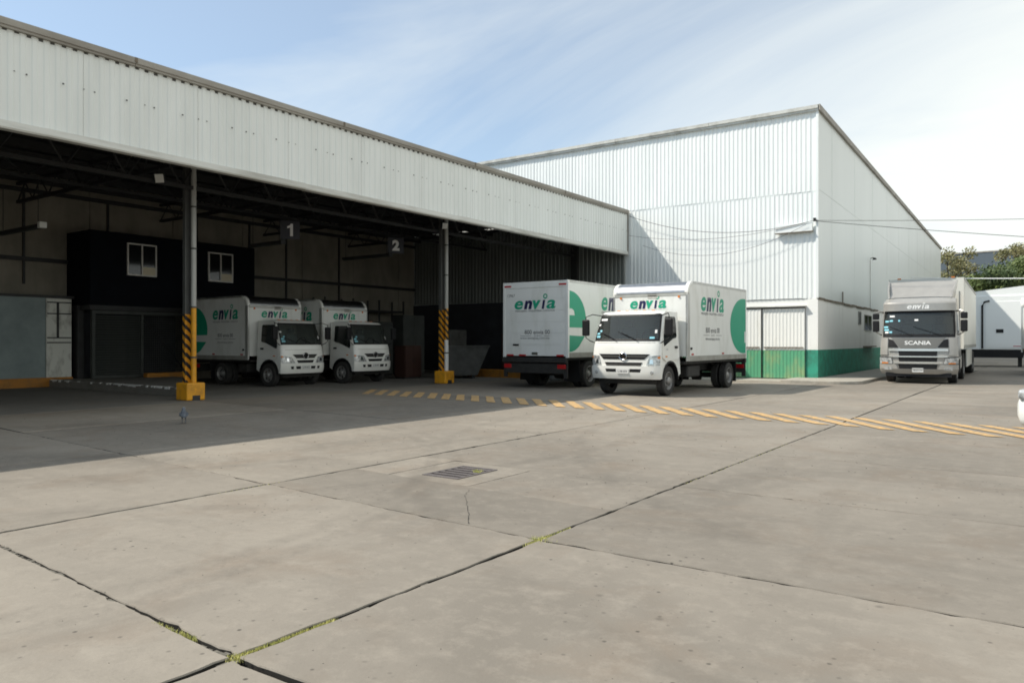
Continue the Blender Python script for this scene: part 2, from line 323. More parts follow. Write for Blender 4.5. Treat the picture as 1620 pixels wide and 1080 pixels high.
def logo(parent, o, r, u, width, xh, white=None):
    """the five letters in a row with a ring above the i; o = left end of the base line"""
    fr = frame(o, r, u)
    W = [('e', 0, .215), ('n', .235, .205), ('v', .445, .205), ('ı', .668, .085), ('a', .78, .22)]
    for ch, x, w in W:
        m = white or (M['lnavy'] if ch in 'nı' else M['lgreen'])
        me, x0, x1, y0, y1 = text_mesh(ch, m, .026 if ch in 'ea' else .05, .2)
        ob = bpy.data.objects.new('letter', me); COL.objects.link(ob); ob.parent = parent
        ob.matrix_local = fr @ Matrix.Translation((x * width, 0, 0)) @ Matrix.Diagonal((w * width / (x1 - x0), xh / (y1 - y0), 1, 1)) @ Matrix.Translation((-x0, -y0, 0))
    mb = MB(); n = 20; ro = .052 * width; ri = .028 * width; cx = .755 * width; cy = xh + .075 * width
    vs = []; fs = []
    for k in range(n):
        a = 2 * math.pi * k / n
        for q in (ro, ri): vs.append(fr @ Vector((cx + q * math.cos(a), cy + q * math.sin(a), 0)))
    for k in range(n): fs.append((2 * k, 2 * k + 1, 2 * ((k + 1) % n) + 1, 2 * ((k + 1) % n)))
    mb.add(vs, fs).build('logo_ring', white or M['lgreen'], parent, fix=False)

# ------------------------------------------------------------------ ground, slabs, painted hatching
ground = MB().box(-700, 700, -500, 900, -1.05, -.05).build('ground', M['slab']); tag(ground, 'grey concrete yard cast in large slabs with dark joints', kind='structure')
MB().box(-26.2, 20.4, -9, 61, -.049, -.044).build('joint_bed', M['base'], ground)
XJ = [-26.2, -22.9, -19.6, -16.28, -12.95, -9.62, -6.28, -2.96, .37, 3.7, 7.0, 10.4, 13.7, 17.0, 20.4]
def jy(x, y): return y + max(0, -(x + 3.3)) * .075 if y < 30 else y
def jgap(line, v):
    if line == 'x': return {-2.96: .014, -6.28: .014}.get(v, .012)
    return .014
def camw(xc, yc): return (.816 * xc - .578 * yc, .578 * xc + .816 * yc)
DR = (-5.18, 6.20)   # drain centre
COLLAR = (-5.73, -4.63, 5.64, 6.79)
def near(x, y): return math.hypot(x, y) < 14 and y < 12
def edge(p, q):
    """points from p to q (q excluded), roughened where the camera stands close"""
    d = math.hypot(q[0] - p[0], q[1] - p[1]); mid = ((p[0] + q[0]) / 2, (p[1] + q[1]) / 2)
    n = max(2, int(d / .07)) if near(*mid) else max(1, int(d / 1.5))
    nx, ny = -(q[1] - p[1]) / d, (q[0] - p[0]) / d; w = 0; o = []
    for k in range(n):
        t = k / n; w = .72 * w + R.gauss(0, .0042); a = (w + (R.uniform(0, .02) if R.random() < .06 else 0)) if 0 < k else 0
        o.append((p[0] + (q[0] - p[0]) * t + nx * a, p[1] + (q[1] - p[1]) * t + ny * a))
    return o
def slab(x0, x1, y0, y1, gx0, gx1, gy0, gy1):
    c = [(x0 + gx0, jy(x0, y0) + gy0), (x1 - gx1, jy(x1, y0) + gy0), (x1 - gx1, jy(x1, y1) - gy1), (x0 + gx0, jy(x0, y1) - gy1)]
    po = sum([edge(c[i], c[(i + 1) % 4]) for i in range(4)], [])
    z = R.uniform(-.003, .003); m = MB(); n = len(po)
    ins = [((p[0] - (c[0][0] + c[2][0]) / 2) , (p[1] - (c[0][1] + c[2][1]) / 2)) for p in po]
    m.v = [(p[0], p[1], -.048) for p in po] + [(p[0], p[1], z - .007) for p in po]
    cx, cy = (c[0][0] + c[2][0]) / 2, (c[0][1] + c[2][1]) / 2
    m.v += [(p[0] - math.copysign(.004, p[0] - cx), p[1] - math.copysign(.004, p[1] - cy), z) for p in po]
    m.f = [(i, (i + 1) % n, n + (i + 1) % n, n + i) for i in range(n)] + [(n + i, n + (i + 1) % n, 2 * n + (i + 1) % n, 2 * n + i) for i in range(n)] + [tuple(range(2 * n, 3 * n))]
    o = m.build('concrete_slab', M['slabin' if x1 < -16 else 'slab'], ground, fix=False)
    o.data.materials.append(M['base'])                   # the joint walls are black with old bitumen and dirt
    for k in range(n): o.data.polygons[k].material_index = 1
    return o
for i in range(len(XJ) - 1):
    x0, x1 = XJ[i], XJ[i + 1]
    if x0 > -3: ys = [-9, -5.3, -2.85, -.4, 2.05, 4.5, 6.95, 9.5, 12, 14.5, 17, 19.5, 22, 24.5, 28, 33, 38, 43, 48, 53, 58, 61]
    elif x0 > -7: ys = [-9, -5, -.4, 2.05, 4.5, 9.5, 14.6, 19.5, 24.5, 28, 33, 38, 43, 48, 53, 58, 61]
    else: ys = [-9, -4, -.4, 2.05, 4.5, 9.5, 14.6, 19.5, 24.5, 29, 34]
    if x0 < -7 and x0 > -23: ys = ys[:-1]
    for a, b in zip(ys, ys[1:]):
        if x1 < -6.5 and b > 29: continue
        if (x0, a) == (-6.28, 4.5):  # the bay that holds the drain: cut round its collar
            for (p, q, s, t) in ((x0, x1, a, COLLAR[2]), (x0, x1, COLLAR[3], b), (x0, COLLAR[0], COLLAR[2], COLLAR[3]), (COLLAR[1], x1, COLLAR[2], COLLAR[3])):
                slab(p, q, s, t, .014 if p == x0 else .004, .015 if q == x1 else .004, .014 if s == a else 0.001, .014 if t == b else 0.001)
            continue
        slab(x0, x1, a, b, jgap('x', x0), jgap('x', x1), jgap('y', a), jgap('y', b))
m = MB()                                                  # grit packed into the nearest cross joint
for k in range(150):
    x = -12 + k * .0605; w = R.uniform(.008, .02); y = jy(x, 2.05) + R.uniform(-.006, .006); m.box(x, x + R.uniform(.03, .07), y - w, y + w, -.03, -.005 + R.uniform(-.006, .006))
for k in range(140):
    y = -2 + k * .12; w = R.uniform(.003, .014); x = -2.96 + R.uniform(-.009, .009)
    if R.random() < .7: m.box(x - w, x + w, y, y + R.uniform(.04, .13), -.03, -.010 + R.uniform(-.008, .006))
tag(m.build('joint_grit', M['gritm'], ground), kind='stuff')
def crack(pts, w):
    m = MB(); vs = []
    P = [Vector((*p, 0)) for p in pts]; Q = []
    for a, b in zip(P, P[1:]):
        for k in range(8): Q.append(a.lerp(b, k / 8) + Vector((R.gauss(0, .008), R.gauss(0, .008), 0)))
    Q.append(P[-1])
    for i, p in enumerate(Q):
        d = (Q[min(i + 1, len(Q) - 1)] - Q[max(i - 1, 0)]).normalized(); n = Vector((-d.y, d.x, 0)); ww = w * R.uniform(.4, 1.2) * (1 - .7 * i / len(Q)); vs += [(*(p + n * ww).xy, .0062), (*(p - n * ww).xy, .0062)]
    m.add(vs, [(2 * i, 2 * i + 1, 2 * i + 3, 2 * i + 2) for i in range(len(Q) - 1)]); m.build('slab_crack', M['base'], ground, fix=False)
crack([camw(-.33, 5.83), camw(-.35, 6.2), camw(-.42, 6.9), camw(-.40, 7.2)], .0035)
m = MB()                                                  # crumbs and pebbles lying about the yard
for k in range(900):
    a = R.uniform(-1.0, 1.0); dd_ = 2.6 + 13 * R.random() ** 1.5; x, y = camw(dd_ * a * .75, dd_); q = R.uniform(.003, .008) * (.6 + dd_ * .09)
    if abs(x + 5.2) < .6 and 5.6 < y < 7: continue
    m.add([(x - q, y, .001), (x, y - q * .8, .001), (x + q, y, .001), (x, y + q, .001), (x, y, q * .8)], [(0, 1, 4), (1, 2, 4), (2, 3, 4), (3, 0, 4)])
tag(m.build('grit', M['gritm'], fix=False), 'dark crumbs of grit scattered over the yard slabs', 'grit', kind='stuff')
# drain: collar, cast frame, bars
dr = thing('drain_grate', (DR[0], DR[1], 0), 'rectangular cast iron drain grate set in a concrete collar in the yard', 'drain')
jo = [jy(-5.2, 6) - 6] * 1
cy0, cy1 = COLLAR[2] + jo[0], COLLAR[3] + jo[0]
DC = (DR[0], (cy0 + cy1) / 2); gw, gl = .24, .345
m = MB()
for (x0, x1, y0, y1) in ((COLLAR[0] + .004, COLLAR[1] - .004, cy0 + .004, DC[1] - gl), (COLLAR[0] + .004, COLLAR[1] - .004, DC[1] + gl, cy1 - .004), (COLLAR[0] + .004, DC[0] - gw, DC[1] - gl, DC[1] + gl), (DC[0] + gw, COLLAR[1] - .004, DC[1] - gl, DC[1] + gl)):
    m.box(x0, x1, y0, y1, -.045, -.004)
m.build('collar', M['slab'], dr, off=(DR[0], DR[1], 0))
m = MB(); t = .032
m.box(DC[0] - gw, DC[0] + gw, DC[1] - gl, DC[1] - gl + t, -.04, .004).box(DC[0] - gw, DC[0] + gw, DC[1] + gl - t, DC[1] + gl, -.04, .004).box(DC[0] - gw, DC[0] - gw + t, DC[1] - gl + t, DC[1] + gl - t, -.04, .004).box(DC[0] + gw - t, DC[0] + gw, DC[1] - gl + t, DC[1] + gl - t, -.04, .004)
m.build('grate_frame', M['iron'], dr, off=(DR[0], DR[1], 0))
bar0 = None
for k in range(6):
    yb = DC[1] - gl + t + .001 + k * .1097
    if bar0 is None: bar0 = MB().box(-gw + t, gw - t, 0, .058, -.006, .001).build('grate_bar', M['iron'], dr); b = bar0
    else: b = share(bar0, dr)
    b.location = (DC[0] - DR[0], yb - DR[1], 0)
MB().box(DC[0] - gw, DC[0] + gw, DC[1] - gl, DC[1] + gl, -.0485, -.046).build('sump', M['chassis'], dr, off=(DR[0], DR[1], 0))
m = MB()
def tuft(m, x, y, h, n, sp):
    for _ in range(n):
        px, py = x + R.gauss(0, sp), y + R.gauss(0, sp); a = R.uniform(0, 6.28); hh = h * R.uniform(.5, 1.2); w = .0045
        lx, ly = R.gauss(0, hh * .6), R.gauss(0, hh * .6)
        m.add([(px - w * math.cos(a), py - w * math.sin(a), -.015), (px + w * math.cos(a), py + w * math.sin(a), -.015), (px + lx, py + ly, hh)], [(0, 1, 2)])
tuft(m, DC[0] + .15, DC[1] + .12, .03, 60, .03)
m2 = m
for k in range(70):
    y = 2.06 + k / 70 * .58; tuft(m2, -2.96, y, .006, 6, .007)
tuft(m2, -2.96, 2.06, .010, 90, .026); tuft(m2, -2.95, 4.52, .016, 160, .04)
for k in range(26): tuft(m2, -3.3 - k * .014, 2.07, .010, 7, .010)
for k in range(40): tuft(m2, -2.96, 4.56 + k * .016 if k < 25 else 4.35 + (k - 25) * .01, .010, 5, .008)
for k in range(30): tuft(m2, -2.96, 7.2 + k * .12, .006, 4, .008)
for k in range(12): tuft(m2, -6.28, 4.2 + k * .06, .008, 6, .006)
tag(m2.build('grass', M['weed'], fix=False), 'yellow green weeds growing in the open slab joints', 'grass', kind='stuff')
# yellow hatching across the yard
def stripe(xa, ya, xb, yb, w, z=.0085):
    n = 6; d = math.hypot(xb - xa, yb - ya); m = MB(); L_, R_ = [], []
    for k in range(n + 1):
        t = k / n; x, y = xa + (xb - xa) * t, ya + (yb - ya) * t
        L_.append((x - w / 2 + R.gauss(0, .006), y, z)); R_.append((x + w / 2 + R.gauss(0, .006), y, z))
    m.add(L_ + R_, [(i, n + 1 + i, n + 2 + i, i + 1) for i in range(n)])
    return m.build('painted_stripe', M['paint'], ground, fix=False)
for k in range(36):
    # the band runs about parallel to the warehouse front, its bars slant across it
    xm = -15.5 + k * .49; ym = 15.05 - (xm + 15.5) * .067
    hx, hy = (.58, .74) if xm < -3.0 else (.62, .88)
    stripe(xm - hx, ym + hy, xm + hx, ym - hy, .25 if xm < -3 else .23)
# pavement round the warehouse corner
pav = MB()
po = [(-6.86, 28.6), (-6.86, 64), (-5.1, 64), (-5.1, 27.6)] + [(-5.1 - .9 + .9 * math.cos(a * math.pi / 16), 27.3 - .9 * math.sin(a * math.pi / 16)) for a in range(0, 9)] + [(-7.2, 26.45), (-7.6, 26.6), (-7.6, 28.6)]
pav.prism(po, 'z', -.045, .10)
pv = pav.build('pavement', M['kerbc'], bevel=.02); tag(pv, 'raised concrete pavement with rounded kerb at the warehouse corner', kind='structure')
ap = MB().box(-14.3, -7.605, 26.75, 28.6, -.045, .03).build('door_apron', M['kerbc'], bevel=.01); tag(ap, 'pale concrete strip before the green warehouse doors', kind='structure')

# ------------------------------------------------------------------ corrugated sheets
def corr(m, p0, d, n, length, z0, z1, pitch, depth, rnd=0):
    """corrugated sheet: starts at p0 (x,y), runs along unit d, ribs stand out along unit n"""
    k = max(1, round(length / pitch)); pitch = length / k; pr = []
    for i in range(k):
        for a, h in ((0, 0), (.42, 0), (.54, 1), (.88, 1)): pr.append((i * pitch + a * pitch, h * depth))
    pr.append((length, 0)); vs = []
    for s, h in pr:
        x, y = p0[0] + d[0] * s + n[0] * h, p0[1] + d[1] * s + n[1] * h; vs += [(x, y, z0), (x, y, z1)]
    m.add(vs, [(2 * i, 2 * i + 2, 2 * i + 3, 2 * i + 1) for i in range(len(pr) - 1)]); return m
def sheets(parent, p0, d, n, total, z0, z1, pitch, depth, w, mt, off, name='corrugated_sheet'):
    s = 0; k = 0
    while s < total - .05:
        L_ = min(w, total - s); bump = .004 * (k % 2)
        m = MB(); corr(m, (p0[0] + d[0] * s + n[0] * bump, p0[1] + d[1] * s + n[1] * bump), d, n, L_, z0 + R.uniform(-.008, .008), z1, pitch, depth)
        m.build(name, mt, parent, off=off, fix=False); s += w; k += 1

# ------------------------------------------------------------------ loading canopy
FX, Y0, Y1 = -14.38, -8.0, 28.55
cn = thing('loading_canopy', (-20, 10, 0), 'long open fronted loading canopy with a pale corrugated fascia', 'building'); CO = (-20, 10, 0)
sheets(cn, (FX, Y0), (0, 1), (1, 0), Y1 - Y0, 5.10, 6.70, .19, .014, 1.14, M['fascia'], CO)
MB().box(FX - .12, FX - .02, Y0, Y1, 5.05, 6.70).build('fascia_backing', M['dark'], cn, off=CO)
m = MB()
for k in range(7):
    a = Y0 + k * 5.25; b = min(a + 5.24, Y1); z = R.uniform(-.006, .006)
    m.prism([(FX - .10, 6.665 + z), (FX + .075, 6.665 + z), (FX + .075, 6.70 + z), (FX + .10, 6.712 + z), (FX + .10, 6.81 + z), (FX + .085, 6.83 + z), (FX - .10, 6.83 + z)], 'y', a, b)
m.build('gutter', M['gutter'], cn, off=CO)
m = MB()
for k in range(7): MBk = m.box(FX + .101, FX + .105, Y0 + k * 5.25 - .03, Y0 + k * 5.25 + .03, 6.72, 6.82)
tag(m.build('gutter_joint', M['rust'], cn, off=CO), kind='stuff')
m = MB()                                                  # dark blocks painting the shade of flute mouths under the gutter
for k in range(int((Y1 - Y0) / .19)): m.box(FX - .004, FX + .0065, Y0 + k * .19 + .008, Y0 + k * .19 + .078, 6.615 + R.uniform(0, .02), 6.664)
tag(m.build('flute_shade', M['screw'], cn, off=CO), kind='stuff')
m = MB(); 
for k in range(13):
    a = Y0 + k * 2.83; b = min(a + 2.85, Y1); z = R.uniform(-.012, .006)
    if a < Y1: m.prism([(FX - .06, 4.96 + z), (FX + .07, 4.97 + z), (FX + .085, 5.0 + z), (FX + .06, 5.115 + z), (FX - .06, 5.115 + z)], 'y', a, b)
m.build('bottom_flashing', M['flash'], cn, off=CO)
m = MB(); y = Y0
while y < Y1:                                              # fixing screws in uneven pairs, two rows
    for dyy in (.0, .19):
        m.box(FX + .016, FX + .028, y + dyy - .011, y + dyy + .011, 5.968 + R.uniform(-.01, .01), 5.985)
    m.box(FX + .036, FX + .048, y + .76, y + .79, 5.96, 5.985); y += 1.14
m.build('fixing_screws', M['screw'], cn, off=CO)
cn.children[-1]['kind'] = 'stuff'
MB().box(FX - .14, FX + .05, Y1, Y1 + .04, 4.98, 6.80).build('end_flashing', M['gutter'], cn, off=CO)
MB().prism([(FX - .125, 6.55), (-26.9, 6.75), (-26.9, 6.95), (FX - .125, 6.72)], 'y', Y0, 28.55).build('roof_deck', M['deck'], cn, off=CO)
for k in range(8):                                        # purlins
    x = -15.3 - k * 1.5; MB().box(x - .04, x + .04, Y0, 28.5, 6.30, 6.53).build('purlin', M['dark'], cn, off=CO)
def truss(p, q, zb, zt, n, label):
    d = Vector((q[0] - p[0], q[1] - p[1], 0)); L_ = d.length; d /= L_
    t = thing('roof_truss', (p[0], p[1], zb), label, 'roof truss', 'dark steel trusses under the canopy roof')
    s = d.cross(Vector((0, 0, 1))); o = Vector((p[0], p[1], 0)); of = (p[0], p[1], zb)
    for z, nm in ((zb, 'bottom_chord'), (zt, 'top_chord')):
        m = MB(); a = o + s * .05; b = o - s * .05
        m.add([(*(a + d * u).xy, z + w) for u in (0, L_) for w in (0, .09)] + [(*(b + d * u).xy, z + w) for u in (0, L_) for w in (0, .09)],
              [(0, 1, 3, 2), (4, 6, 7, 5), (0, 4, 5, 1), (2, 3, 7, 6), (1, 5, 7, 3), (0, 2, 6, 4)]); m.build(nm, M['dark'], t, off=of)
    m = MB()
    for k in range(n):
        a = o + d * (L_ * k / n); b = o + d * (L_ * (k + .5) / n); c = o + d * (L_ * (k + 1) / n)
        m.bar((a.x, a.y, zb + .05), (b.x, b.y, zt + .03), .035); m.bar((b.x, b.y, zt + .03), (c.x, c.y, zb + .05), .035)
    m.build('web_bars', M['dark'], t, off=of)
truss((-16.8, Y0), (-16.8, 28.4), 5.02, 6.05, 28, 'long truss running over the row of steel columns')
truss((-21.6, Y0), (-21.6, 28.4), 5.62, 6.2, 26, 'long truss hanging midway between columns and back wall')
for k, y in enumerate((1.4, 6.0, 10.42, 15.05, 19.45, 24.0)):
    truss((-26.1, y), (-16.9, y), 5.66, 6.22, 9, ['cross truss at the near end of the canopy', 'cross truss left of the hazard striped column', 'cross truss above the column by the black office', 'cross truss behind the hanging number one sign', 'cross truss above the column with white pipe', 'cross truss above the tail of the backed truck'][k])
# back wall of large precast panels
bw = thing('back_wall', (-26.24, 10, 0), 'dusty beige panel wall at the back of the loading canopy', 'wall'); BO = (-26.24, 10, 0)
y = Y0
while y < 28.5:
    b = min(y + 2.95, 28.55); MB().box(-26.5, -26.24 + R.uniform(-.006, .006), y + .012, b - .012, 0, 6.74).build('wall_panel', M['beige'], bw, off=BO); y += 2.95
MB().box(-26.62, -26.29, Y0, 28.55, -.04, 6.76).build('wall_core', M['navyw'], bw, off=BO)
for z in (3.92, 6.06): MB().box(-26.225, -26.1, Y0, 28.5, z, z + .12).build('wall_rail', M['dark'], bw, off=BO)
m = MB()
for y in (1.2, 4.2, 7.6, 9.6, 10.6, 13.2, 16.5, 18.8, 20.6, 23.5): m.box(-26.235, -26.17, y, y + .06, 3.2, 6.06)
m.build('conduit', M['dark'], bw, off=BO)
MB().box(-26.6, -14.5, Y0 - .2, Y0 - .001, -.04, 6.9).build('end_wall', M['beige'], bw, off=BO)
# inner side of the warehouse front under the canopy
iw = thing('inner_wall', (-20, 28.5, 0), 'grey corrugated wall above a dark plinth at the canopy end', 'wall'); IO = (-20, 28.5, 0)
sheets(iw, (-26.2, 28.50), (1, 0), (0, -1), 11.75, 3.2, 6.6, .2, .035, 1.0, M['incorr'], IO)
MB().box(-26.2, -14.45, 28.44, 28.545, -.04, 3.19).build('plinth', M['navyw'], iw, off=IO)
MB().box(-16.9, -16.6, 28.25, 28.43, 0, 6.5).build('wall_post', M['dark'], iw, off=IO)
# columns
def column(x, y, label, white_pipe):
    t = thing('steel_column', (x, y, 0), label, 'column', 'columns along the open canopy front')
    b = MB().box(-.24, .24, -.24, .24, 0, .42)
    b.build('base_block', M['yellow'], t, bevel=.035)
    MB().box(.10, .245, -.10, .10, -.002, .12).build('base_notch', M['dark'], t)
    def ibeam(z0, z1): return MB().prism([(-.14, -.12), (-.03, -.12), (-.03, -.10), (-.075, -.10), (-.075, .02), (-.03, .02), (-.03, .04), (-.14, .04), (-.14, .02), (-.095, .02), (-.095, -.10), (-.14, -.10)], 'z', z0, z1)
    ibeam(2.05 if not white_pipe else 2.45, 6.3).build('shaft', M['steelcol'], t)
    ibeam(.42, 2.05 if not white_pipe else 2.45).build('striped_shaft', M['hazard'], t)
    px, py = .05, .05; r = .062
    zs = 2.2 if not white_pipe else 1.45
    def pp(z0, z1, rr=r): return MB().tube([(px, py, z0), (px, py, z1)], rr, 14)
    if white_pipe:
        pp(.42, zs, .07).build('lower_pipe', M['pipew'], t, smooth=40); pp(zs, 2.5).build('striped_pipe', M['hazard'], t, smooth=40)
    else: pp(.42, zs).build('lower_pipe', M['yellow'], t, smooth=40)
    m = MB(); m.tube([(px, py, zs if not white_pipe else 2.5), (px, py, 5.70), (px + .08, py, 5.86), (FX - x - .25, py, 6.25)], r, 14)
    m.build('downpipe', M['pipe'], t, smooth=40)
    m = MB()
    for z in (1.0, 2.2, 3.6, 4.6): m.tube([(px, py, z), (px, py, z + .04)], r + .012, 14); m.box(-.04, px, py - .01, py + .01, z, z + .035)
    m.build('pipe_clip', M['steelcol'], t)
    return t
column(-16.85, 10.47, 'column with yellow concrete foot and yellow lower pipe beside the black office', False)
column(-16.62, 19.55, 'column with striped pipe and white lower pipe left of the backed truck', True)
column(-16.85, 1.4, 'nearest column, out at the left of the yard', False)
# bay number signs
def bay(n, x, y, label):
    t = thing('bay_sign', (x, y, 4.52), label, 'sign', 'hanging bay number signs')
    MB().box(-.02, .02, -.29, .29, 0, .56).build('board', M['sign'], t, bevel=.006)
    if n == '1':
        po = [(.0, .09), (.085, .09), (.085, .47), (.02, .47), (-.01, .42), (-.085, .385), (-.085, .325), (.0, .35)]
        MB().prism(po, 'x', .0205, .024).build('numeral', M['white'], t)
    else: text(t, n, M['white'], (.024, 0, .09), (0, 1, 0), (0, 0, 1), height=.38, width=.15 if n == '1' else .26, bold=.055, name='numeral')
    for s in (-.22, .22): MB().tube([(0, s, .55), (0, s, 1.3)], .012, 6).build('hanger', M['dark'], t)
    MB().box(-.05, .05, -.4, .4, 1.3, 1.36).build('hanger_rail', M['dark'], t)
    t.rotation_euler = (0, 0, rad(-32))
bay('1', -19, 15.1, 'board numbered one, hanging right of the black office'); bay('2', -19, 19.7, 'board numbered two, hanging left of the white piped column')
def light_bar(x0, x1, y, z, label, headlamp=False):
    t = thing('light_bar', (x0, y, z), label, 'lamp', 'slim dock light bars')
    MB().box(0, x1 - x0, -.06, .06, 0, .09).build('housing', M['dark'], t, bevel=.01)
    MB().box(.04, x1 - x0 - .04, -.035, .035, -.03, -.001).build('tube_cover', M['cabinet'], t)
    for s in (.15, x1 - x0 - .15): MB().tube([(s, 0, .09), (s, 0, 5.66 - z)], .01, 6).build('drop_rod', M['dark'], t)
    MB().box(x1 - x0 + .001, x1 - x0 + (.14 if headlamp else .05), -.09, .09, -.03, .13).build('end_cap', M['lamp'] if headlamp else M['dark'], t, bevel=.015)
light_bar(-23.6, -21.2, 9.0, 4.33, 'dock light bar with pale end cap near the left edge', True)
light_bar(-20.7, -19.1, 14.9, 4.38, 'dock light bar under the number 1 board'); light_bar(-21.5, -19.1, 19.5, 4.42, 'dock light bar beside the number 2 board')
def flood(x, y, z, rz, label):
    t = thing('flood_light', (x, y, z), label, 'lamp', 'small flood lights on the canopy truss', rz=rz)
    MB().box(-.05, .03, -.11, .11, -.11, .11).build('lamp_body', M['dark'], t, bevel=.015)
    MB().box(.031, .045, -.09, .09, -.095, .095).build('lens', M['lamp'], t)
    MB().bar((-.06, 0, 0), (-.1, 0, .2), .03).build('bracket', M['dark'], t)
    t.rotation_euler = (rad(4), rad(22), rz)
flood(-16.6, 9.55, 5.12, rad(-42), 'square pale flood light on the truss left of the first column'); flood(-16.5, 19.42, 5.25, rad(-25), 'small flood light at the head of the second column')
# black office box on the mezzanine
of = thing('mezzanine_office', (-24.65, 15, 2.55), 'blue black windowed office box raised above the caged store', 'office'); OO = (-24.65, 15, 2.55)
MB().box(-26.2, -24.65, 11.9, 17.95, 2.55, 4.92).build('office_shell', M['black'], of, off=OO, bevel=.012)
MB().box(-26.2, -24.60, 11.86, 17.97, 2.40, 2.548).build('floor_beam', M['dark'], of, off=OO)
def office_window(y0, y1, z0, z1):
    f = MB(); w = .045; x = -24.64
    for (a, b, c, d) in ((y0, y1, z0, z0 + w), (y0, y1, z1 - w, z1), (y0, y0 + w, z0 + w, z1 - w), (y1 - w, y1, z0 + w, z1 - w), ((y0 + y1) / 2 - .02, (y0 + y1) / 2 + .02, z0 + w, z1 - w)): f.box(x - .008, x + .05, a, b, c, d)
    fo = f.build('window', M['alu'], of, off=OO)
    MB().box(x - .005, x + .012, y0 + w, (y0 + y1) / 2 - .02, z0 + w, z1 - w).build('pane', M['pane'], fo, off=OO)
    MB().box(x - .005, x + .022, (y0 + y1) / 2 + .02, y1 - w, z0 + w, z1 - w).build('pane', M['pane'], fo, off=OO)
    MB().box(x + .023, x + .03, (y0 + y1) / 2 + .021, y1 - w - .001, z0 + w, z0 + w + .26).build('blind', M['blind'], fo, off=OO)
office_window(13.05, 14.05, 3.56, 4.62); office_window(15.98, 16.98, 3.55, 4.60)
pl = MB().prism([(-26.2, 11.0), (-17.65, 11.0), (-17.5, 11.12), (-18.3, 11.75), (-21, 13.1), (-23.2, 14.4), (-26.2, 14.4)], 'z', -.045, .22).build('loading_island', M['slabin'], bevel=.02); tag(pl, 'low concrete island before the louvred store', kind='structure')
m = MB(); random.seed(3)
for k in range(60):
    x = -25.5 + k * .13
    if R.random() < .6: m.box(x, x + R.uniform(.05, .13), 10.985, 11.05 + R.uniform(0, .03), .19 + R.uniform(-.03, .01), .224)
m.build('worn_paint_edge', M['pipew'], pl)
ws = MB().box(-24.45, -24.2, 13.5, 15.0, .0, .36).build('wheel_stop', M['orange'], bevel=.02); tag(ws, 'orange painted kerb block at the foot of the mesh gate', 'kerb')
lv = thing('louvred_gate', (-24.8, 12, .22), 'dark louvred store gate under the black office', 'gate'); LO = (-24.8, 12, .22)
m = MB()
for (a, b, c, d) in ((12.0, 15.2, 2.28, 2.39), (12.0, 15.2, .225, .32), (12.0, 12.09, .32, 2.28), (13.58, 13.66, .32, 2.28), (15.1, 15.2, .32, 2.28)): m.box(-24.86, -24.72, a, b, c, d)
m.build('gate_frame', M['cabinet'], lv, off=LO)
s0 = MB().prism([(-.03, 0), (.0, .0), (.035, -.06), (.005, -.06)], 'y', 0, 1.488).build('slat', M['cabinet'], lv)
for k in range(24):
    s = s0 if k == 0 else share(s0, lv)
    s.location = (-24.79 + 24.8, 12.091 - 12, .40 + k * .08 - .22)
m = MB()
for k in range(19): m.tube([(-24.79, 13.7 + k * .075, .32), (-24.79, 13.7 + k * .075, 2.28)], .007, 4)
for k in range(25): m.tube([(-24.775, 13.66, .36 + k * .078), (-24.775, 15.1, .36 + k * .078)], .007, 4)
m.build('wire_mesh', M['cabinet'], lv, off=LO); m = MB().bar((-24.76, 13.7, 2.1), (-24.76, 15.05, .5), .05); m.build('brace', M['dark'], lv, off=LO)
MB().box(-26.1, -25.4, 12, 15.2, .22, 2.39).build('dark_store', M['navyw'], lv, off=LO)
# painted panel wall at far left
pw = thing('panel_partition', (-25.4, 8, 0), 'blue grey sheet partition with orange skirting at the far left', 'partition'); PO = (-25.4, 8, 0)
for a in (-2.0, 1.2, 4.4, 7.6): MB().box(-25.5, -25.40, a + .005, a + 3.195 if a < 7 else 10.92, .285, 2.75).build('panel', M['bluegrey'], pw, off=PO)
MB().box(-25.52, -25.35, -2, 11.7, -.03, .282).build('skirting', M['orange'], pw, off=PO)
MB().box(-25.55, -25.36, -2, 11.75, 2.752, 2.83).build('cap_rail', M['dark'], pw, off=PO)
dd = thing('store_door', (-25.4, 11.3, .28), 'narrow weathered white door beside the blue grey partition', 'door'); DO = (-25.4, 11.3, .28)
MB().box(-25.48, -25.40, 10.94, 11.68, .285, 2.74).build('leaf', M['oldwhite'], dd, off=DO)
m = MB()
for z in (1.35, 1.5, 2.25, 2.6): m.box(-25.398, -25.37, 10.96, 11.66, z, z + .035)
m.box(-25.398, -25.37, 11.24, 11.3, 1.5, 2.6); m.build('rails', M['dark'], dd, off=DO)
ps = MB().box(-25.5, -25.2, 11.78, 11.98, 0, 2.55).build('gate_post', M['dark'], bevel=.01); tag(ps, 'dark steel post between white store door and louvred gate', 'post')
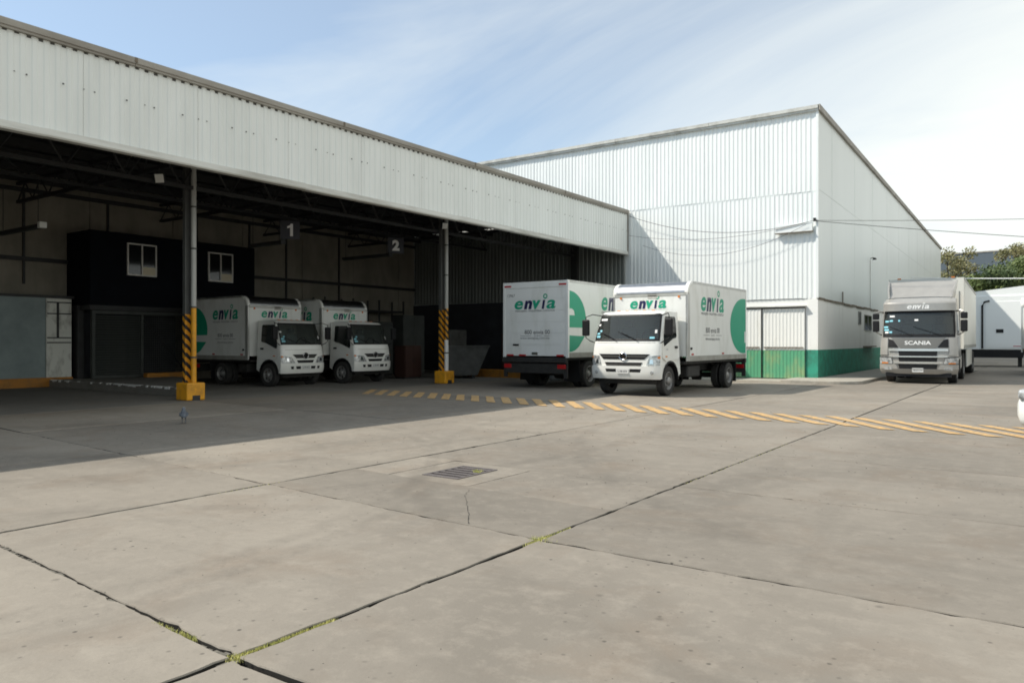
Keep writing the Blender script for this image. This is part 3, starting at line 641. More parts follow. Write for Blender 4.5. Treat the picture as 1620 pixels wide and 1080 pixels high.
# clutter on the right of the bays
def cabinet(x, y, w, d, h, mt, label, rz=0):
    t = thing('storage_cabinet', (x, y, 0), label, 'cabinet', 'old cabinets stored at the back of the bays', rz=rz)
    MB().box(-d / 2, d / 2, -w / 2, w / 2, .06, h).build('carcass', M[mt], t, bevel=.012)
    for s in (-1, 1): MB().box(d / 2 + .001, d / 2 + .018, -w / 2 + .02 if s < 0 else .006, -.006 if s < 0 else w / 2 - .02, .1, h - .03).build('door', M[mt], t)
    for s in (-1, 1): MB().box(d / 2 + .02, d / 2 + .035, s * .05 - .01, s * .05 + .01, h * .5, h * .5 + .16).build('handle', M['chrome'], t)
    MB().box(-d / 2 + .03, d / 2 - .03, -w / 2 + .03, w / 2 - .03, 0, .059).build('plinth', M['dark'], t)
cabinet(-22.6, 22.4, 1.1, .6, 2.2, 'cabinet', 'tall grey green cabinet nearest the parked truck'); cabinet(-22.2, 23.8, 1.3, .6, 2.5, 'cabinet', 'tallest grey green cabinet behind the white piped column')
cabinet(-21.3, 25.6, 1.2, .6, 1.9, 'skip', 'lower grey cabinet beside the rust red boards'); cabinet(-20.0, 21.4, .9, .55, 1.25, 'board', 'low rust brown cabinet behind the second parked truck')
sk = thing('steel_skip', (-18.6, 23.0, 0), 'grey sloped steel skip standing behind the white piped column', 'skip')
MB().prism([(-.75, .12), (.55, .12), (1.0, 1.2), (-.85, 1.2)], 'y', -.7, .7).build('hopper', M['skip'], sk, bevel=.015); sk.rotation_euler = (0, 0, rad(38))
MB().box(-.9, 1.03, -.74, .74, 1.19, 1.25).build('rim', M['skip'], sk)
for sx in (-.6, .4): MB().box(sx - .06, sx + .06, -.6, .6, 0, .12).build('skid', M['dark'], sk)
for k, (x, y) in enumerate(((-18.9, 26.6), (-17.7, 26.9))):
    t = thing('board_stack', (x, y, 0), ['rust red boards stacked upright under the corrugated wall', 'dark red boards leaning beside the backed truck'][k], 'boards')
    for q in range(4): MB().box(-.5, .5, q * .07, q * .07 + .05, 0, 1.75 - q * .1).build('board', M['board'], t)
kb = MB().box(-19.2, -13.6, 24.0, 24.25, -.03, .30).build('orange_kerb', M['orange'], bevel=.02); tag(kb, 'orange painted kerb block behind the steel skip', 'kerb')
def sack(x, y, z, s, mt, nm, label):
    bm = bmesh.new(); bmesh.ops.create_icosphere(bm, subdivisions=3, radius=1)
    for v in bm.verts:
        f = 1 + .14 * math.sin(v.co.x * 5 + s[0] * 9) + .1 * math.sin(v.co.y * 7 + x); v.co = Vector((v.co.x * s[0] * f, v.co.y * s[1] * f, max(-.55, v.co.z) * s[2]))
    me = bpy.data.meshes.new(nm); bm.to_mesh(me); bm.free(); me.shade_smooth(); me.materials.append(M[mt]); o = bpy.data.objects.new(nm, me); COL.objects.link(o); o.location = (x, y, z + .55 * s[2])
    tag(o, label, 'bundle')
sack(-16.6, 25.0, 0, (.6, .5, .35), 'tarp', 'tarp_bundle', 'blue black tarp bundle heaped behind the orange kerb'); sack(-15.6, 24.9, 0, (.5, .4, .45), 'bag', 'sack', 'pale sack slumped behind the orange kerb')
sack(-14.6, 23.4, 0, (.32, .25, .2), 'bag', 'sack', 'small pale sack on the floor by the backed truck'); sack(-14.9, 25.0, 0, (.5, .45, .6), 'tarp', 'tarp_bundle', 'upright dark tarp bundle nearest the backed truck')
sl = thing('strip_lamp', (-25.9, 23.2, 2.35), 'short row of lit lamp tubes on the dark back wall', 'lamp')
for k in range(4): MB().box(0, .03, k * .36, k * .36 + .27, 0, .05).build('tube', M['glow'], sl)
MB().box(-.12, -.001, -.1, 1.5, -.05, .12).build('housing', M['dark'], sl)
rk = thing('shelf_rack', (-25.6, 24.3, 0), 'dark steel rack of stored goods against the back wall', 'rack')
for y in (-2.4, -.8, .8, 2.4):
    for x in (-.4, .35): MB().box(x - .03, x + .03, y - .03, y + .03, 0, 3.3).build('upright', M['dark'], rk)
for z in (.5, 1.6, 2.75): MB().box(-.42, .38, -2.42, 2.42, z, z + .08).build('shelf', M['dark'], rk)

# ------------------------------------------------------------------ white warehouse
wh = thing('warehouse', (-6.84, 28.6, 0), 'tall white corrugated warehouse with a green base band', 'building'); WO = (-6.84, 28.6, 0)
FAR = (-8.2, 78.5); dl = math.hypot(FAR[0] + 6.84, FAR[1] - 28.6); rdx, rdy = (FAR[0] + 6.84) / dl, (FAR[1] - 28.6) / dl; rn = (rdy, -rdx)
sheets(wh, (-27, 28.62), (1, 0), (0, -1), 20.12, 6.80, 9.66, .166, .014, .996, M['sheet'], WO)
sheets(wh, (-14.34, 28.632), (1, 0), (0, -1), 7.46, 2.96, 6.83, .166, .014, .996, M['sheet'], WO)
core = [(-27, 28.665), (-6.9, 28.66), (FAR[0] - .06, FAR[1]), (-27, FAR[1])]
MB().prism(core, 'z', 2.97, 9.69).build('core', M['sheet'], wh, off=WO)
s = 0; k = 0
while s < dl - .1:                                        # smooth side cladding in tall panels
    L_ = min(2.4, dl - s); o_ = .004 * (k % 2)
    a = (-6.84 + rdx * (s + .001) + rn[0] * o_, 28.62 + rdy * (s + .001) + rn[1] * o_); b = (-6.84 + rdx * (s + L_ - .001) + rn[0] * o_, 28.62 + rdy * (s + L_ - .001) + rn[1] * o_)
    for z0, z1 in ((2.98, 6.86), (6.87, 9.66)):
        MB().prism([a, b, (b[0] - .05, b[1]), (a[0] - .05, a[1])], 'z', z0, z1).build('side_panel', M['smooth'], wh, off=WO)
    s += 2.4; k += 1
MB().box(-6.90, -6.815, 28.555, 28.64, 2.96, 9.66).build('corner_flashing', M['sheet'], wh, off=WO)
m = MB()
for k in range(5): m.prism([(28.50, 9.64), (28.50, 9.70), (28.46, 9.72), (28.46, 9.84), (28.7, 9.86), (28.7, 9.64)], 'x', -27 + k * 4.04, -27 + k * 4.04 + 4.03)
m.build('front_eave_trim', M['flash'], wh, off=WO)
m = MB(); m.prism([(-6.84 + rn[0] * .1, 28.45 + rn[1] * .1), (FAR[0] + rn[0] * .1, FAR[1]), (FAR[0] - .2, FAR[1]), (-7.04, 28.71)], 'z', 9.645, 9.85)
m.build('side_eave_trim', M['gutter'], wh, off=WO)
MB().prism([(-27, 28.72), (-7.1, 28.72), (FAR[0] - .25, FAR[1]), (-27, FAR[1])], 'z', 9.70, 9.80).build('roof', M['gutter'], wh, off=WO)
# lower masonry
def masonry(poly, z0, z1, mt, nm): return MB().prism(poly, 'z', z0, z1).build(nm, M[mt], wh, off=WO)
rp = lambda s, o: (-6.84 + rdx * s + rn[0] * o, 28.62 + rdy * s + rn[1] * o)
for z0, z1, mt, nm in ((.02, 1.10, 'green', 'green_band'), (1.101, 2.955, 'plaster', 'masonry_wall')):
    masonry([(-7.28, 28.64), (-6.84, 28.60), rp(dl, 0), (FAR[0] - .4, FAR[1]), (-7.28, 29.2)], z0, z1, mt, nm)
masonry([(-14.4, 28.66), (-7.285, 28.66), (-7.285, 28.96), (-14.4, 28.96)], 2.66, 2.955, 'plaster', 'door_lintel')
masonry([(-14.4, 28.70), (-7.285, 28.70), (-7.285, 28.95), (-14.4, 28.95)], .02, 2.655, 'navyw', 'door_backing')
MB().box(-14.3, -7.24, 28.47, 28.655, 2.66, 2.70).build('door_canopy', M['flash'], wh, off=WO)
m = MB()
for k in range(52):                                       # ragged weathered cap along the side wall
    a = rp(k * .95, .05); b = rp(k * .95 + .93, .05 + R.uniform(-.02, .02)); z = 2.95 + R.uniform(-.02, .02)
    m.prism([a, b, (b[0] - .06, b[1]), (a[0] - .06, a[1])], 'z', z - .05, z + .02)
m.build('wall_cap', M['rust'], wh, off=WO)
def sdoor(x0, x1, y, label):
    t = thing('sliding_door', ((x0 + x1) / 2, y, .03), label, 'door', 'green and white corrugated doors'); of_ = ((x0 + x1) / 2, y, .03)
    for z0, z1, mt, nm in ((.06, 1.08, 'doorg', 'lower_sheet'), (1.082, 2.60, 'doorw', 'upper_sheet')):
        corr(MB(), (x0, y), (1, 0), (0, -1), x1 - x0, z0, z1, .13, .010).build(nm, M[mt], t, off=of_, fix=False)
    MB().box(x0, x1, y + .002, y + .04, .05, 2.62).build('door_core', M['rust'], t, off=of_)
    MB().box(x0 + .05, x1 - .05, y - .05, y - .024, 1.16, 1.20).build('draw_bar', M['rust'], t, off=of_)
sdoor(-8.80, -7.285, 28.58, 'right hand sliding door beside the green corner pilaster'); sdoor(-10.36, -8.84, 28.53, 'sliding door standing proud, behind the tail of the sunlit truck')
sdoor(-12.2, -10.4, 28.58, 'sliding door hidden behind the sunlit truck')
def swin(s0, s1, z0, z1):
    w = .04; m = MB()
    for (a, b, c, d) in ((s0, s1, z0, z0 + w), (s0, s1, z1 - w, z1), (s0, s0 + w, z0 + w, z1 - w), (s1 - w, s1, z0 + w, z1 - w), ((s0 + s1) / 2 - .02, (s0 + s1) / 2 + .02, z0 + w, z1 - w)):
        p, q = rp(a, .03), rp(b, .03); m.prism([p, q, (q[0] - .05, q[1]), (p[0] - .05, p[1])], 'z', c, d)
    f = m.build('window', M['rail'], wh, off=WO); p, q = rp(s0 + w, .012), rp(s1 - w, .012)
    MB().prism([p, q, (q[0] - .02, q[1]), (p[0] - .02, p[1])], 'z', z0 + w, z1 - w).build('pane', M['pane'], f, off=WO)
swin(8.0, 8.7, 2.15, 2.75); swin(9.6, 11.6, 1.9, 2.65)
p, q = rp(9.3, .25), rp(11.9, .05); MB().prism([rp(9.3, .0), rp(9.3, .2), rp(11.9, .2), rp(11.9, 0)], 'z', 1.14, 1.19).build('sill_ledge', M['rust'], wh, off=WO)
MB().tube([(*rp(4.2, .06), 2.97), (*rp(4.2, .06), 3.4)], .03, 8).build('vent_pipe', M['gutter'], wh, off=WO)
wl = thing('wall_lamp', (*rp(11, .05), 5.35), 'small dark lamp bracket high on the warehouse side', 'lamp')
MB().tube([(0, 0, 0), (.12, -.01, .04), (.18, -.01, .02)], .02, 6).build('arm', M['dark'], wl); MB().lathe([(.0, .06), (.05, .05), (.1, -.04), (.0, -.04)], (.19, -.01, -.02), 12, 'z').build('shade', M['dark'], wl)
MB().tube([(-.0, 0, -.05), (-.0, 0, -2.4)], .012, 5).build('conduit', M['gutter'], wl)
nb = thing('cable_board', (-7.65, 28.54, 5.36), 'white cable board at the warehouse corner where cables meet', 'cable board')
MB().box(-.65, .65, -.06, .02, 0, .30).build('board', M['sheet'], nb, bevel=.01); MB().box(-.67, .67, -.10, .02, -.03, -.001).build('drip_edge', M['rust'], nb)
MB().lathe([(.0, 0), (.05, 0), (.05, .12), (.0, .12)], (.72, -.05, .33), 10, 'z').build('insulator', M['dark'], nb)
def cable(a, b, sag, r, mt, label, n=26):
    a, b = Vector(a), Vector(b); m = MB(); m.tube([a.lerp(b, t / n) - Vector((0, 0, sag * 4 * (t / n) * (1 - t / n))) for t in range(n + 1)], r, 5)
    o = m.build('overhead_cable', M[mt], off=tuple(a)); o.location = a; tag(o, label, 'cable', 'cables strung to the warehouse corner')
C0 = (-6.93, 28.46, 5.72)
cable((-14.2, 28.40, 6.55), C0, .55, .009, 'cable', 'uppermost sagging cable across the corrugated warehouse front')
cable((-14.2, 28.41, 5.75), C0, .38, .006, 'cable', 'middle sagging cable across the corrugated warehouse front'); cable((-13.6, 28.42, 5.3), (-7.2, 28.42, 5.6), .72, .006, 'cable', 'lowest sagging cable across the corrugated warehouse front')
cable((-6.9, 28.5, 5.72), (6.5, 29.3, 4.95), .12, .008, 'cable', 'upper black cable running right from the warehouse corner'); cable((-6.9, 28.5, 5.70), (6.5, 29.3, 3.72), .10, .010, 'cable', 'lower black cable running right from the warehouse corner')
cable((-7.0, 51.6, 5.25), (6, 55, 5.0), .1, .028, 'wcable', 'white cable stretched before the trees')

# ------------------------------------------------------------------ vehicles
class Front:
    """curved cab front: keys (z, x, half width, corner depth)"""
    def __init__(s, keys): s.k = keys
    def at(s, z):
        k = s.k
        if z <= k[0][0]: return k[0][1:]
        for a, b in zip(k, k[1:]):
            if z <= b[0]: t = (z - a[0]) / (b[0] - a[0]); return tuple(a[i] + (b[i] - a[i]) * t for i in (1, 2, 3))
        return k[-1][1:]
    def p(s, t, z):
        x, w, c = s.at(z); q = 1 - (max(0, 1 - min(1, abs(t)) ** 3.2)) ** .5
        return Vector((x - c * q, w * t, z))
    def n(s, t, z):
        e = .012; a = s.p(min(1, t + e), z) - s.p(max(-1, t - e), z); b = s.p(t, z + e) - s.p(t, z - e); return a.cross(b).normalized()
    def patch(s, cs, off=.006, thick=.03, n=8, m=4):
        """closed thin panel over the front; corners (t,z) in order lower-left, lower-right, upper-right, upper-left"""
        g = MB(); F, B = [], []
        for j in range(m + 1):
            for i in range(n + 1):
                u, v = i / n, j / m
                t = (cs[0][0] * (1 - u) + cs[1][0] * u) * (1 - v) + (cs[3][0] * (1 - u) + cs[2][0] * u) * v
                z = (cs[0][1] * (1 - u) + cs[1][1] * u) * (1 - v) + (cs[3][1] * (1 - u) + cs[2][1] * u) * v
                P, N_ = s.p(t, z), s.n(max(-.985, min(.985, t)), z); F.append(P + N_ * off); B.append(P - N_ * thick)
        W = n + 1; K = len(F); fs = [(j * W + i, j * W + i + 1, (j + 1) * W + i + 1, (j + 1) * W + i) for j in range(m) for i in range(n)]
        ring = [i for i in range(n)] + [j * W + n for j in range(m)] + [m * W + i for i in range(n, 0, -1)] + [j * W for j in range(m, 0, -1)]
        fs += [(a, b, b + K, a + K)[::-1] for a, b in zip(ring, ring[1:] + ring[:1])]
        return g.add(F + B, fs)
TS = [math.sin(math.pi / 2 * k / 9) for k in range(-9, 10)]
def cab_shell(F, zs, xback, zr, arch, hole, bulge=.05):
    """front skin with a windscreen opening, roof, sides with wheel arch, back"""
    m = MB(); W = len(TS); rows = []
    for z in zs: rows.append([F.p(t, z) for t in TS])
    zt = zs[-1]; xt = F.at(zt)[0]; nr = 6
    for k in range(1, nr + 1):
        u = k / nr; q = []
        for t in TS:
            p = F.p(t, zt); q.append(Vector((p.x + (xback - p.x) * u, p.y, zt + bulge * (1 - abs(t) ** 4) * math.sin(min(1, u * 2.2) * math.pi / 2))))
        rows.append(q)
    vs = [p for r in rows for p in r]; fs = []
    for j in range(len(rows) - 1):
        for i in range(W - 1):
            if j < len(zs) - 1 and hole and zs[j] >= hole[0] - 1e-4 and zs[j + 1] <= hole[1] + 1e-4 and max(abs(TS[i]), abs(TS[i + 1])) <= hole[2]: continue
            fs.append((j * W + i, j * W + i + 1, (j + 1) * W + i + 1, (j + 1) * W + i))
    m.add(vs, fs)
    for e in (0, W - 1):
        up = [r[e] for r in rows[:len(zs)]] + [rows[-1][e]]
        sgn = 1 if e else -1; zb = zs[0]; low = []
        w = lambda z: F.at(z)[1] * sgn
        pts = up + [Vector((xback, w(zb), zb + .1))]
        ax, az, ar = arch
        pts += [Vector((ax + ar * math.cos(a), w(zb), max(zb, az + ar * math.sin(a)))) for a in [math.pi - math.pi * k / 12 for k in range(13)] if az + ar * math.sin(a) > zb - .2]
        m.add(pts, [tuple(range(len(pts)))[::-1] if e == 0 else tuple(range(len(pts)))])
    r = rows[-1]; m.add(list(r) + [Vector((xback, r[-1].y, zs[0] + .1)), Vector((xback, r[0].y, zs[0] + .1))], [tuple(range(len(r) + 2))])
    return m
def wheel(parent, x, y, r, w, side, dual=False, rimmat='rim'):
    t = bpy.data.objects.new('wheel', None); COL.objects.link(t); t.parent = parent; t.location = (x, y, r); t.empty_display_size = .1
    for k in range(2 if dual else 1):
        yo = -side * k * (w + .04)
        MB().lathe([(r * .60, yo - w * .46), (r * .80, yo - w * .5), (r * .95, yo - w * .47), (r, yo - w * .36), (r * .985, yo - w * .12), (r, yo - w * .1), (r, yo + w * .1), (r * .985, yo + w * .12), (r, yo + w * .36), (r * .95, yo + w * .47), (r * .80, yo + w * .5), (r * .60, yo + w * .46)], n=36).build('tyre', M['rubber'], t, smooth=35)
    s = side; f = w * .40; d = .55 if dual else .0
    MB().lathe([(r * .61, s * w * .46), (r * .58, s * w * .48), (r * .54, s * (f - .02)), (r * .50, s * (f - .05 - d * .12)), (r * .28, s * (f - .03 - d * .12)), (r * .26, s * (f + .02 - d * .1)), (r * .17, s * (f + .05 - d * .1)), (0, s * (f + .055 - d * .1))], n=30).build('rim', M[rimmat], t, smooth=35)
    m = MB()
    for k in range(6):
        a = k * math.pi / 3; m.lathe([(.0, s * (f + .02 - d * .12)), (.016, s * (f + .02 - d * .12)), (.016, s * (f - .04 - d * .12))], (r * .37 * math.cos(a), 0, r * .37 * math.sin(a)), 6)
    m.build('wheel_nuts', M['chrome'], t)
    m = MB()
    for k in range(6):
        a = (k + .5) * math.pi / 3; m.lathe([(.0, s * (f - .035 - d * .12)), (.032, s * (f - .035 - d * .12)), (.032, s * (f - .06))], (r * .45 * math.cos(a), 0, r * .45 * math.sin(a)), 8)
    m.build('hand_holes', M['chassis'], t)
def cab_inside(root, F, z0, z1, zs, xback, w, mtop):
    m = MB(); xf = F.at(z0)[0] - .42; a = xback + .06
    m.add([(a, -w, z0 - .5), (a, w, z0 - .5), (a, w, z1 + .03), (a, -w, z1 + .03), (xf, -w, z0 - .5), (xf, w, z0 - .5), (F.at(z1)[0] - .06, w, z1 + .03), (F.at(z1)[0] - .06, -w, z1 + .03), (F.at(z0)[0] - .3, -w, z0), (F.at(z0)[0] - .3, w, z0)],
          [(0, 1, 2, 3), (0, 4, 5, 1), (3, 2, 6, 7), (0, 3, 7, 8, 4), (1, 5, 9, 6, 2)])
    m.build('cab_lining', M['interior'], root, fix=False)
    xd = F.at(z0)[0] - .12
    MB().prism([(xd - .42, z0 - .4), (xd - .38, z0 - .06), (xd - .26, z0 + .02), (xd - .02, z0 - .02), (xd - .05, z0 - .4)], 'y', -w, w).build('dashboard', M['plastic'], root)
    for s in (-1, 1):
        st = MB().box(a + .08, a + .22, s * w * .52 - .23, s * w * .52 + .23, z0 - .4, z0 + (z1 - z0) * .5).build('seat', M['seat'], root, bevel=.05)
        MB().box(a + .10, a + .20, s * w * .52 - .12, s * w * .52 + .12, z0 + (z1 - z0) * .53, z0 + (z1 - z0) * .8).build('headrest', M['seat'], st, bevel=.04)
    m = MB(); c = Vector((xd - .46, w * .5, z0 + .04)); n = 16
    m.tube([c + Vector((.09 * math.sin(2 * math.pi * k / n), .2 * math.cos(2 * math.pi * k / n), .18 * math.sin(2 * math.pi * k / n))) for k in range(n + 1)], .014, 6)
    m.build('steering_wheel', M['plastic'], root, smooth=60)

def box_truck(loc, rz, label, L=4.75, cw=.97, scale=1., name='box_truck', logos='flrb', plate='L-98-009', number='12967', wide=True, mirrors=True):
    t = thing(name, (*loc, 0), label, 'truck', 'white box trucks', rz=rz, scale=scale)
    W, zb, zt = 1.10, .87, 3.02; zr = 2.70
    # cargo box --------------------------------------------------
    MB().box(-L, -.35, -W + .012, W - .012, zb + .13, zt - .012).box(-.35, -.02, -W + .012, W - .012, zb + .13, zr - .07).prism([(-.021, zb + .13), (-.0, zb + .13), (-.0, zr), (-.021, zr)], 'y', -W + .05, W - .05).build('cargo_box', M['vwhite'], t)
    sp = []
    for s in (-1, 1):                                       # side skins in two riveted sheets each
        for a, b in ((-L + .06, -L * .5 - .003), (-L * .5 + .003, -.345)):
            y0, y1 = sorted((s * (W - .012), s * (W - .002))); MB().box(a, b, y0, y1, zb + .14, zt - .06).build('side_skin', M['vwhite'], t)
        y0, y1 = sorted((s * (W - .012), s * (W - .002))); ga = [(-.344 + .24 * math.sin(math.pi / 2 * k / 6), zr - .02 + .24 * math.cos(math.pi / 2 * k / 6)) for k in range(7)]
        MB().prism([(-.344, zb + .14), (-.16, zb + .14), (-.16, zr - .02)] + ga[::-1][0:] , 'y', y0, y1).build('side_skin', M['vwhite'], t)
        y0, y1 = sorted((s * (W - .012), s * (W + .006)))
        MB().box(-L, -.05, y0, y1, zb, zb + .138).build('bottom_rail', M['rail'], t)
        MB().box(-L, -.34, y0, y1, zt - .058, zt + .005).build('top_rail', M['valu'], t)
        n = 8; arc = [(-.34 + .34 * math.sin(math.pi / 2 * k / n), zr - .02 + .345 * math.cos(math.pi / 2 * k / n)) for k in range(n + 1)]
        inn = [(-.34 + .23 * math.sin(math.pi / 2 * k / n), zr - .02 + .23 * math.cos(math.pi / 2 * k / n)) for k in range(n, -1, -1)]
        MB().prism(arc + inn, 'y', *sorted((s * (W - .09), s * (W + .012)))).build('corner_arch', M['cabw'], t, bevel=.012, smooth=40)
        MB().box(-.155, .006, *sorted((s * (W - .045), s * (W + .009))), zb, zr - .03).build('corner_post', M['valu'], t, bevel=.008)
        MB().box(-L - .02, -L + .058, *sorted((s * (W - .08), s * (W + .008))), zb, zt).build('rear_post', M['vwhite'], t, bevel=.008)
    n = 16; arc = [(-.34 + .335 * math.sin(math.pi / 2 * k / n), zr - .03 + .345 * math.cos(math.pi / 2 * k / n)) for k in range(n + 1)] + [(-.02, zr - .06), (-.34, zr - .06)]
    MB().prism(arc, 'y', -W + .09, W - .09).build('nose_cap', M['nose'], t, smooth=40)
    for z in (zr - .02, zr - .075): MB().box(-.02, .008, -W + .045, W - .045, z, z + .03).build('nose_strip', M['rail'], t)
    # rear: roll door, frame, reflectors, tail lift
    MB().box(-L - .02, -L - .002, -W + .081, W - .081, zt - .17, zt).build('rear_header', M['vwhite'], t)
    nd = 6; h = (zt - .18 - zb - .04) / nd
    for k in range(nd): MB().box(-L - .014, -L - .001, -W + .083, W - .083, zb + .04 + k * h + .003, zb + .04 + (k + 1) * h - .003).build('door_slat', M['vwhite'], t)
    for (y, z) in ((.93, 2.91), (-.93, 2.91), (.85, .93), (.42, .93), (-.85, .93)):
        MB().box(-L - .026, -L - .0205, y - .12, y + .12, z - .022, z + .022).build('reflector', M['red'], t)
    MB().box(-L - .03, -L - .015, .55, .75, 1.2, 1.25).build('door_handle', M['plastic'], t); MB().box(-L - .05, -L - .015, -.12, .08, .95, 1.02).build('door_latch', M['chrome'], t)
    MB().box(-L - .1, -L - .022, -W + .02, W - .02, zb - .14, zb - .005).build('tail_platform_edge', M['chassis'], t, bevel=.01)
    MB().box(-L - .06, -L + .02, -W + .12, W - .12, .42, .70).build('tail_lift', M['chassis'], t, bevel=.015)
    for s in (-1, 1):
        MB().box(-L - .07, -L + .04, *sorted((s * (W - .32), s * (W - .06))), .56, .68).build('tail_light', M['red'], t, bevel=.01)
        MB().box(-L - .02, -L + .03, *sorted((s * (W - .14), s * (W - .02))), .30, zb).build('tail_lift_arm', M['chassis'], t)
    # side markers
    for s in (-1, 1):
        for x in (-.35, -L * .5 - .3):
            y0, y1 = sorted((s * (W - .002), s * (W + .009))); MB().box(x - .07, x + .07, y0, y1, zb + .16, zb + .205).build('reflector', M['red'], t)
        y0, y1 = sorted((s * (W - .002), s * (W + .02))); MB().box(-.30, -.20, y0, y1, 1.18, 1.24).build('box_catch', M['plastic'], t)
    for y in (-.86, .86): MB().lathe([(0, .03), (.028, .028), (.034, .0)], (0, y, 2.60), 10, 'x').build('marker_lamp', M['amber'], t)
    MB().box(.001, .008, .0 - .05, .22, 2.57, 2.70).build('placard', M['stickerg'], t)
    # logos
    z = (0, 0, 1)
    if 'f' in logos: logo(t, (.006, -.58, 2.30), (0, 1, 0), z, 1.08, .22)
    def side(sg):
        r = (-sg, 0, 0); y = sg * (W + .001)
        x0 = (-.95 if L > 4 else -.55) if sg > 0 else (-2.85 if L > 4 else -2.0)
        w = 1.8 if L > 4 else 1.45
        logo(t, (x0, y, 2.24), r, z, w, .40 if L > 4 else .33)
        xm = x0 - sg * w * .5
        text(t, 'MENSAJERIA • PAQUETERIA • LOGISTICA', M['lgrey'], (xm, y, 2.12), r, z, width=w * .98, name='tagline')
        text(t, '800 envia 00', M['lgrey'], (xm, y, 1.64), r, z, width=w * .6, bold=.006, name='phone_lettering')
        text(t, '3 6 8 4 2', M['lgrey'], (xm + .0, y, 1.545), r, z, height=.055, name='phone_lettering')
        for q in (-1, 1): MB().box(xm + q * w * .27 - w * .13, xm + q * w * .27 + w * .13, *sorted((y, y + sg * .002)), 1.568, 1.578).build('rule_line', M['lgrey'], t)
        text(t, 'www.enviapaq.com.mx', M['lgrey'], (xm, y, 1.41), r, z, width=w * .62, name='web_lettering')
        m = MB(); cz, rx, rzz = 1.88, .93, .85
        if sg < 0:
            up = [(0, cz - .17)] + [(rx * math.cos(a), cz + rzz * math.sin(a)) for a in [(-.2 + (math.pi / 2 + .2) * k / 20) for k in range(21)]] + [(0, cz + .36), (.14, cz + .355), (.25, cz + .30), (.29, cz + .17), (0, cz + .17)]
            m.add([(-L + .06 + p[0], y, p[1]) for p in up], [tuple(range(len(up)))])
            lo = [(0, cz - .39), (.86, cz - .41)] + [(rx * math.cos(a), cz + rzz * math.sin(a)) for a in [-math.pi / 2 + .62 * (1 - k / 8) for k in range(9)]]
            m.add([(-L + .06 + p[0], y, p[1]) for p in lo], [tuple(range(len(lo)))[::-1]])
        else:
            cx = .20; rx = 1.2; po = [(0, cz - .62), (0, cz - .52), (.10, cz - .52), (.10, cz - .17), (0, cz - .17)]
            a0 = math.acos(-cx / rx)
            po += [(cx + rx * math.cos(a), cz + rzz * math.sin(a)) for a in [a0 + -2 * a0 * k / 28 for k in range(29)]]
            m.add([(-L + .06 + p[0], y, p[1]) for p in po], [tuple(range(len(po)))])
        o = m.build('big_letter', M['lgreen'], t, fix=False)
    if 'l' in logos: side(1)
    if 'r' in logos: side(-1)
    if 'b' in logos:
        r = (0, -1, 0); x = -L - .0165
        logo(t, (x, .70, 2.24), r, z, 1.40, .25)
        text(t, 'MENSAJERIA • PAQUETERIA • LOGISTICA', M['lgrey'], (x, 0, 2.15), r, z, width=1.34, name='tagline')
        text(t, '800 envia 00', M['lgrey'], (x, -.08, 1.53), r, z, width=.85, bold=.006, name='phone_lettering'); text(t, '3 6 8 4 2', M['lgrey'], (x, -.1, 1.455), r, z, height=.05, name='phone_lettering')
        for q, a, b in ((0, .12, .5), (1, -.5, -.33)): MB().box(x, x - .002, a, b, 1.475, 1.485).build('rule_line', M['lgrey'], t)
        text(t, 'www.enviapaq.com.mx', M['lgrey'], (x, 0, 1.36), r, z, width=1.0, name='web_lettering'); text(t, number, M['lgrey'], (x, .82, 2.60), r, z, width=.26, name='fleet_number')
    # cab --------------------------------------------------------
    zs0, zs1 = (1.43, 2.09) if wide else (1.40, 2.09)
    F = Front([(.45, 1.51, cw - .015, .17), (.56, 1.56, cw, .17), (.80, 1.57, cw, .18), (1.06, 1.555, cw, .18), (1.26, 1.525, cw - .005, .18), (zs0, 1.475, cw - .015, .18), (zs1, 1.19, cw - .07, .15), (2.15, 1.12, cw - .085, .15), (2.18, 1.04, cw - .10, .15)])
    zs = [.45, .5, .56, .68, .80, .93, 1.06, 1.16, 1.26, 1.34, zs0, zs0 + .02, zs0 + .18, zs0 + .36, zs0 + .52, zs1 - .03, zs1, 2.12, 2.15, 2.18]
    cab_shell(F, zs, .13, 2.2, (.80, .40, .47), (zs0 + .02, zs1 - .03, .95)).build('cab', M['cabw'], t, smooth=38)
    cab_inside(t, F, zs0, zs1, None, .13, cw - .14, None)
    F.patch([(-.955, zs0 + .005), (.955, zs0 + .005), (.955, zs1 - .01), (-.955, zs1 - .01)], .008, -.002, 16, 8).build('windscreen', M['glass'], t, smooth=30)
    m = MB()
    for (cs) in ([(-.96, zs0 - .02), (.96, zs0 - .02), (.96, zs0 + .03), (-.96, zs0 + .03)], [(-.95, zs1 - .035), (.95, zs1 - .035), (.945, zs1 + .005), (-.945, zs1 + .005)], [(-.965, zs0 - .02), (-.925, zs0 - .02), (-.925, zs1), (-.965, zs1)], [(.925, zs0 - .02), (.965, zs0 - .02), (.965, zs1), (.925, zs1)]):
        q = F.patch(cs, .011, .0, 14, 3); m.add(q.v, q.f)
    m.build('windscreen_seal', M['plastic'], t, smooth=30)
    for (ta, tb) in ((-.25, -.72), (.38, -.12)):            # wipers
        m = MB(); a = F.p(ta, zs0 - .02) + F.n(ta, zs0) * .03; b = F.p(tb, zs0 + .17) + F.n(tb, zs0 + .17) * .03
        m.tube([a, a.lerp(b, .5) + Vector((.02, 0, .02)), b], .011, 5); c = b + (b - a) * .25; m.tube([a.lerp(b, .45) + Vector((.005, 0, -.01)), c], .008, 4); m.build('wiper', M['plastic'], t)
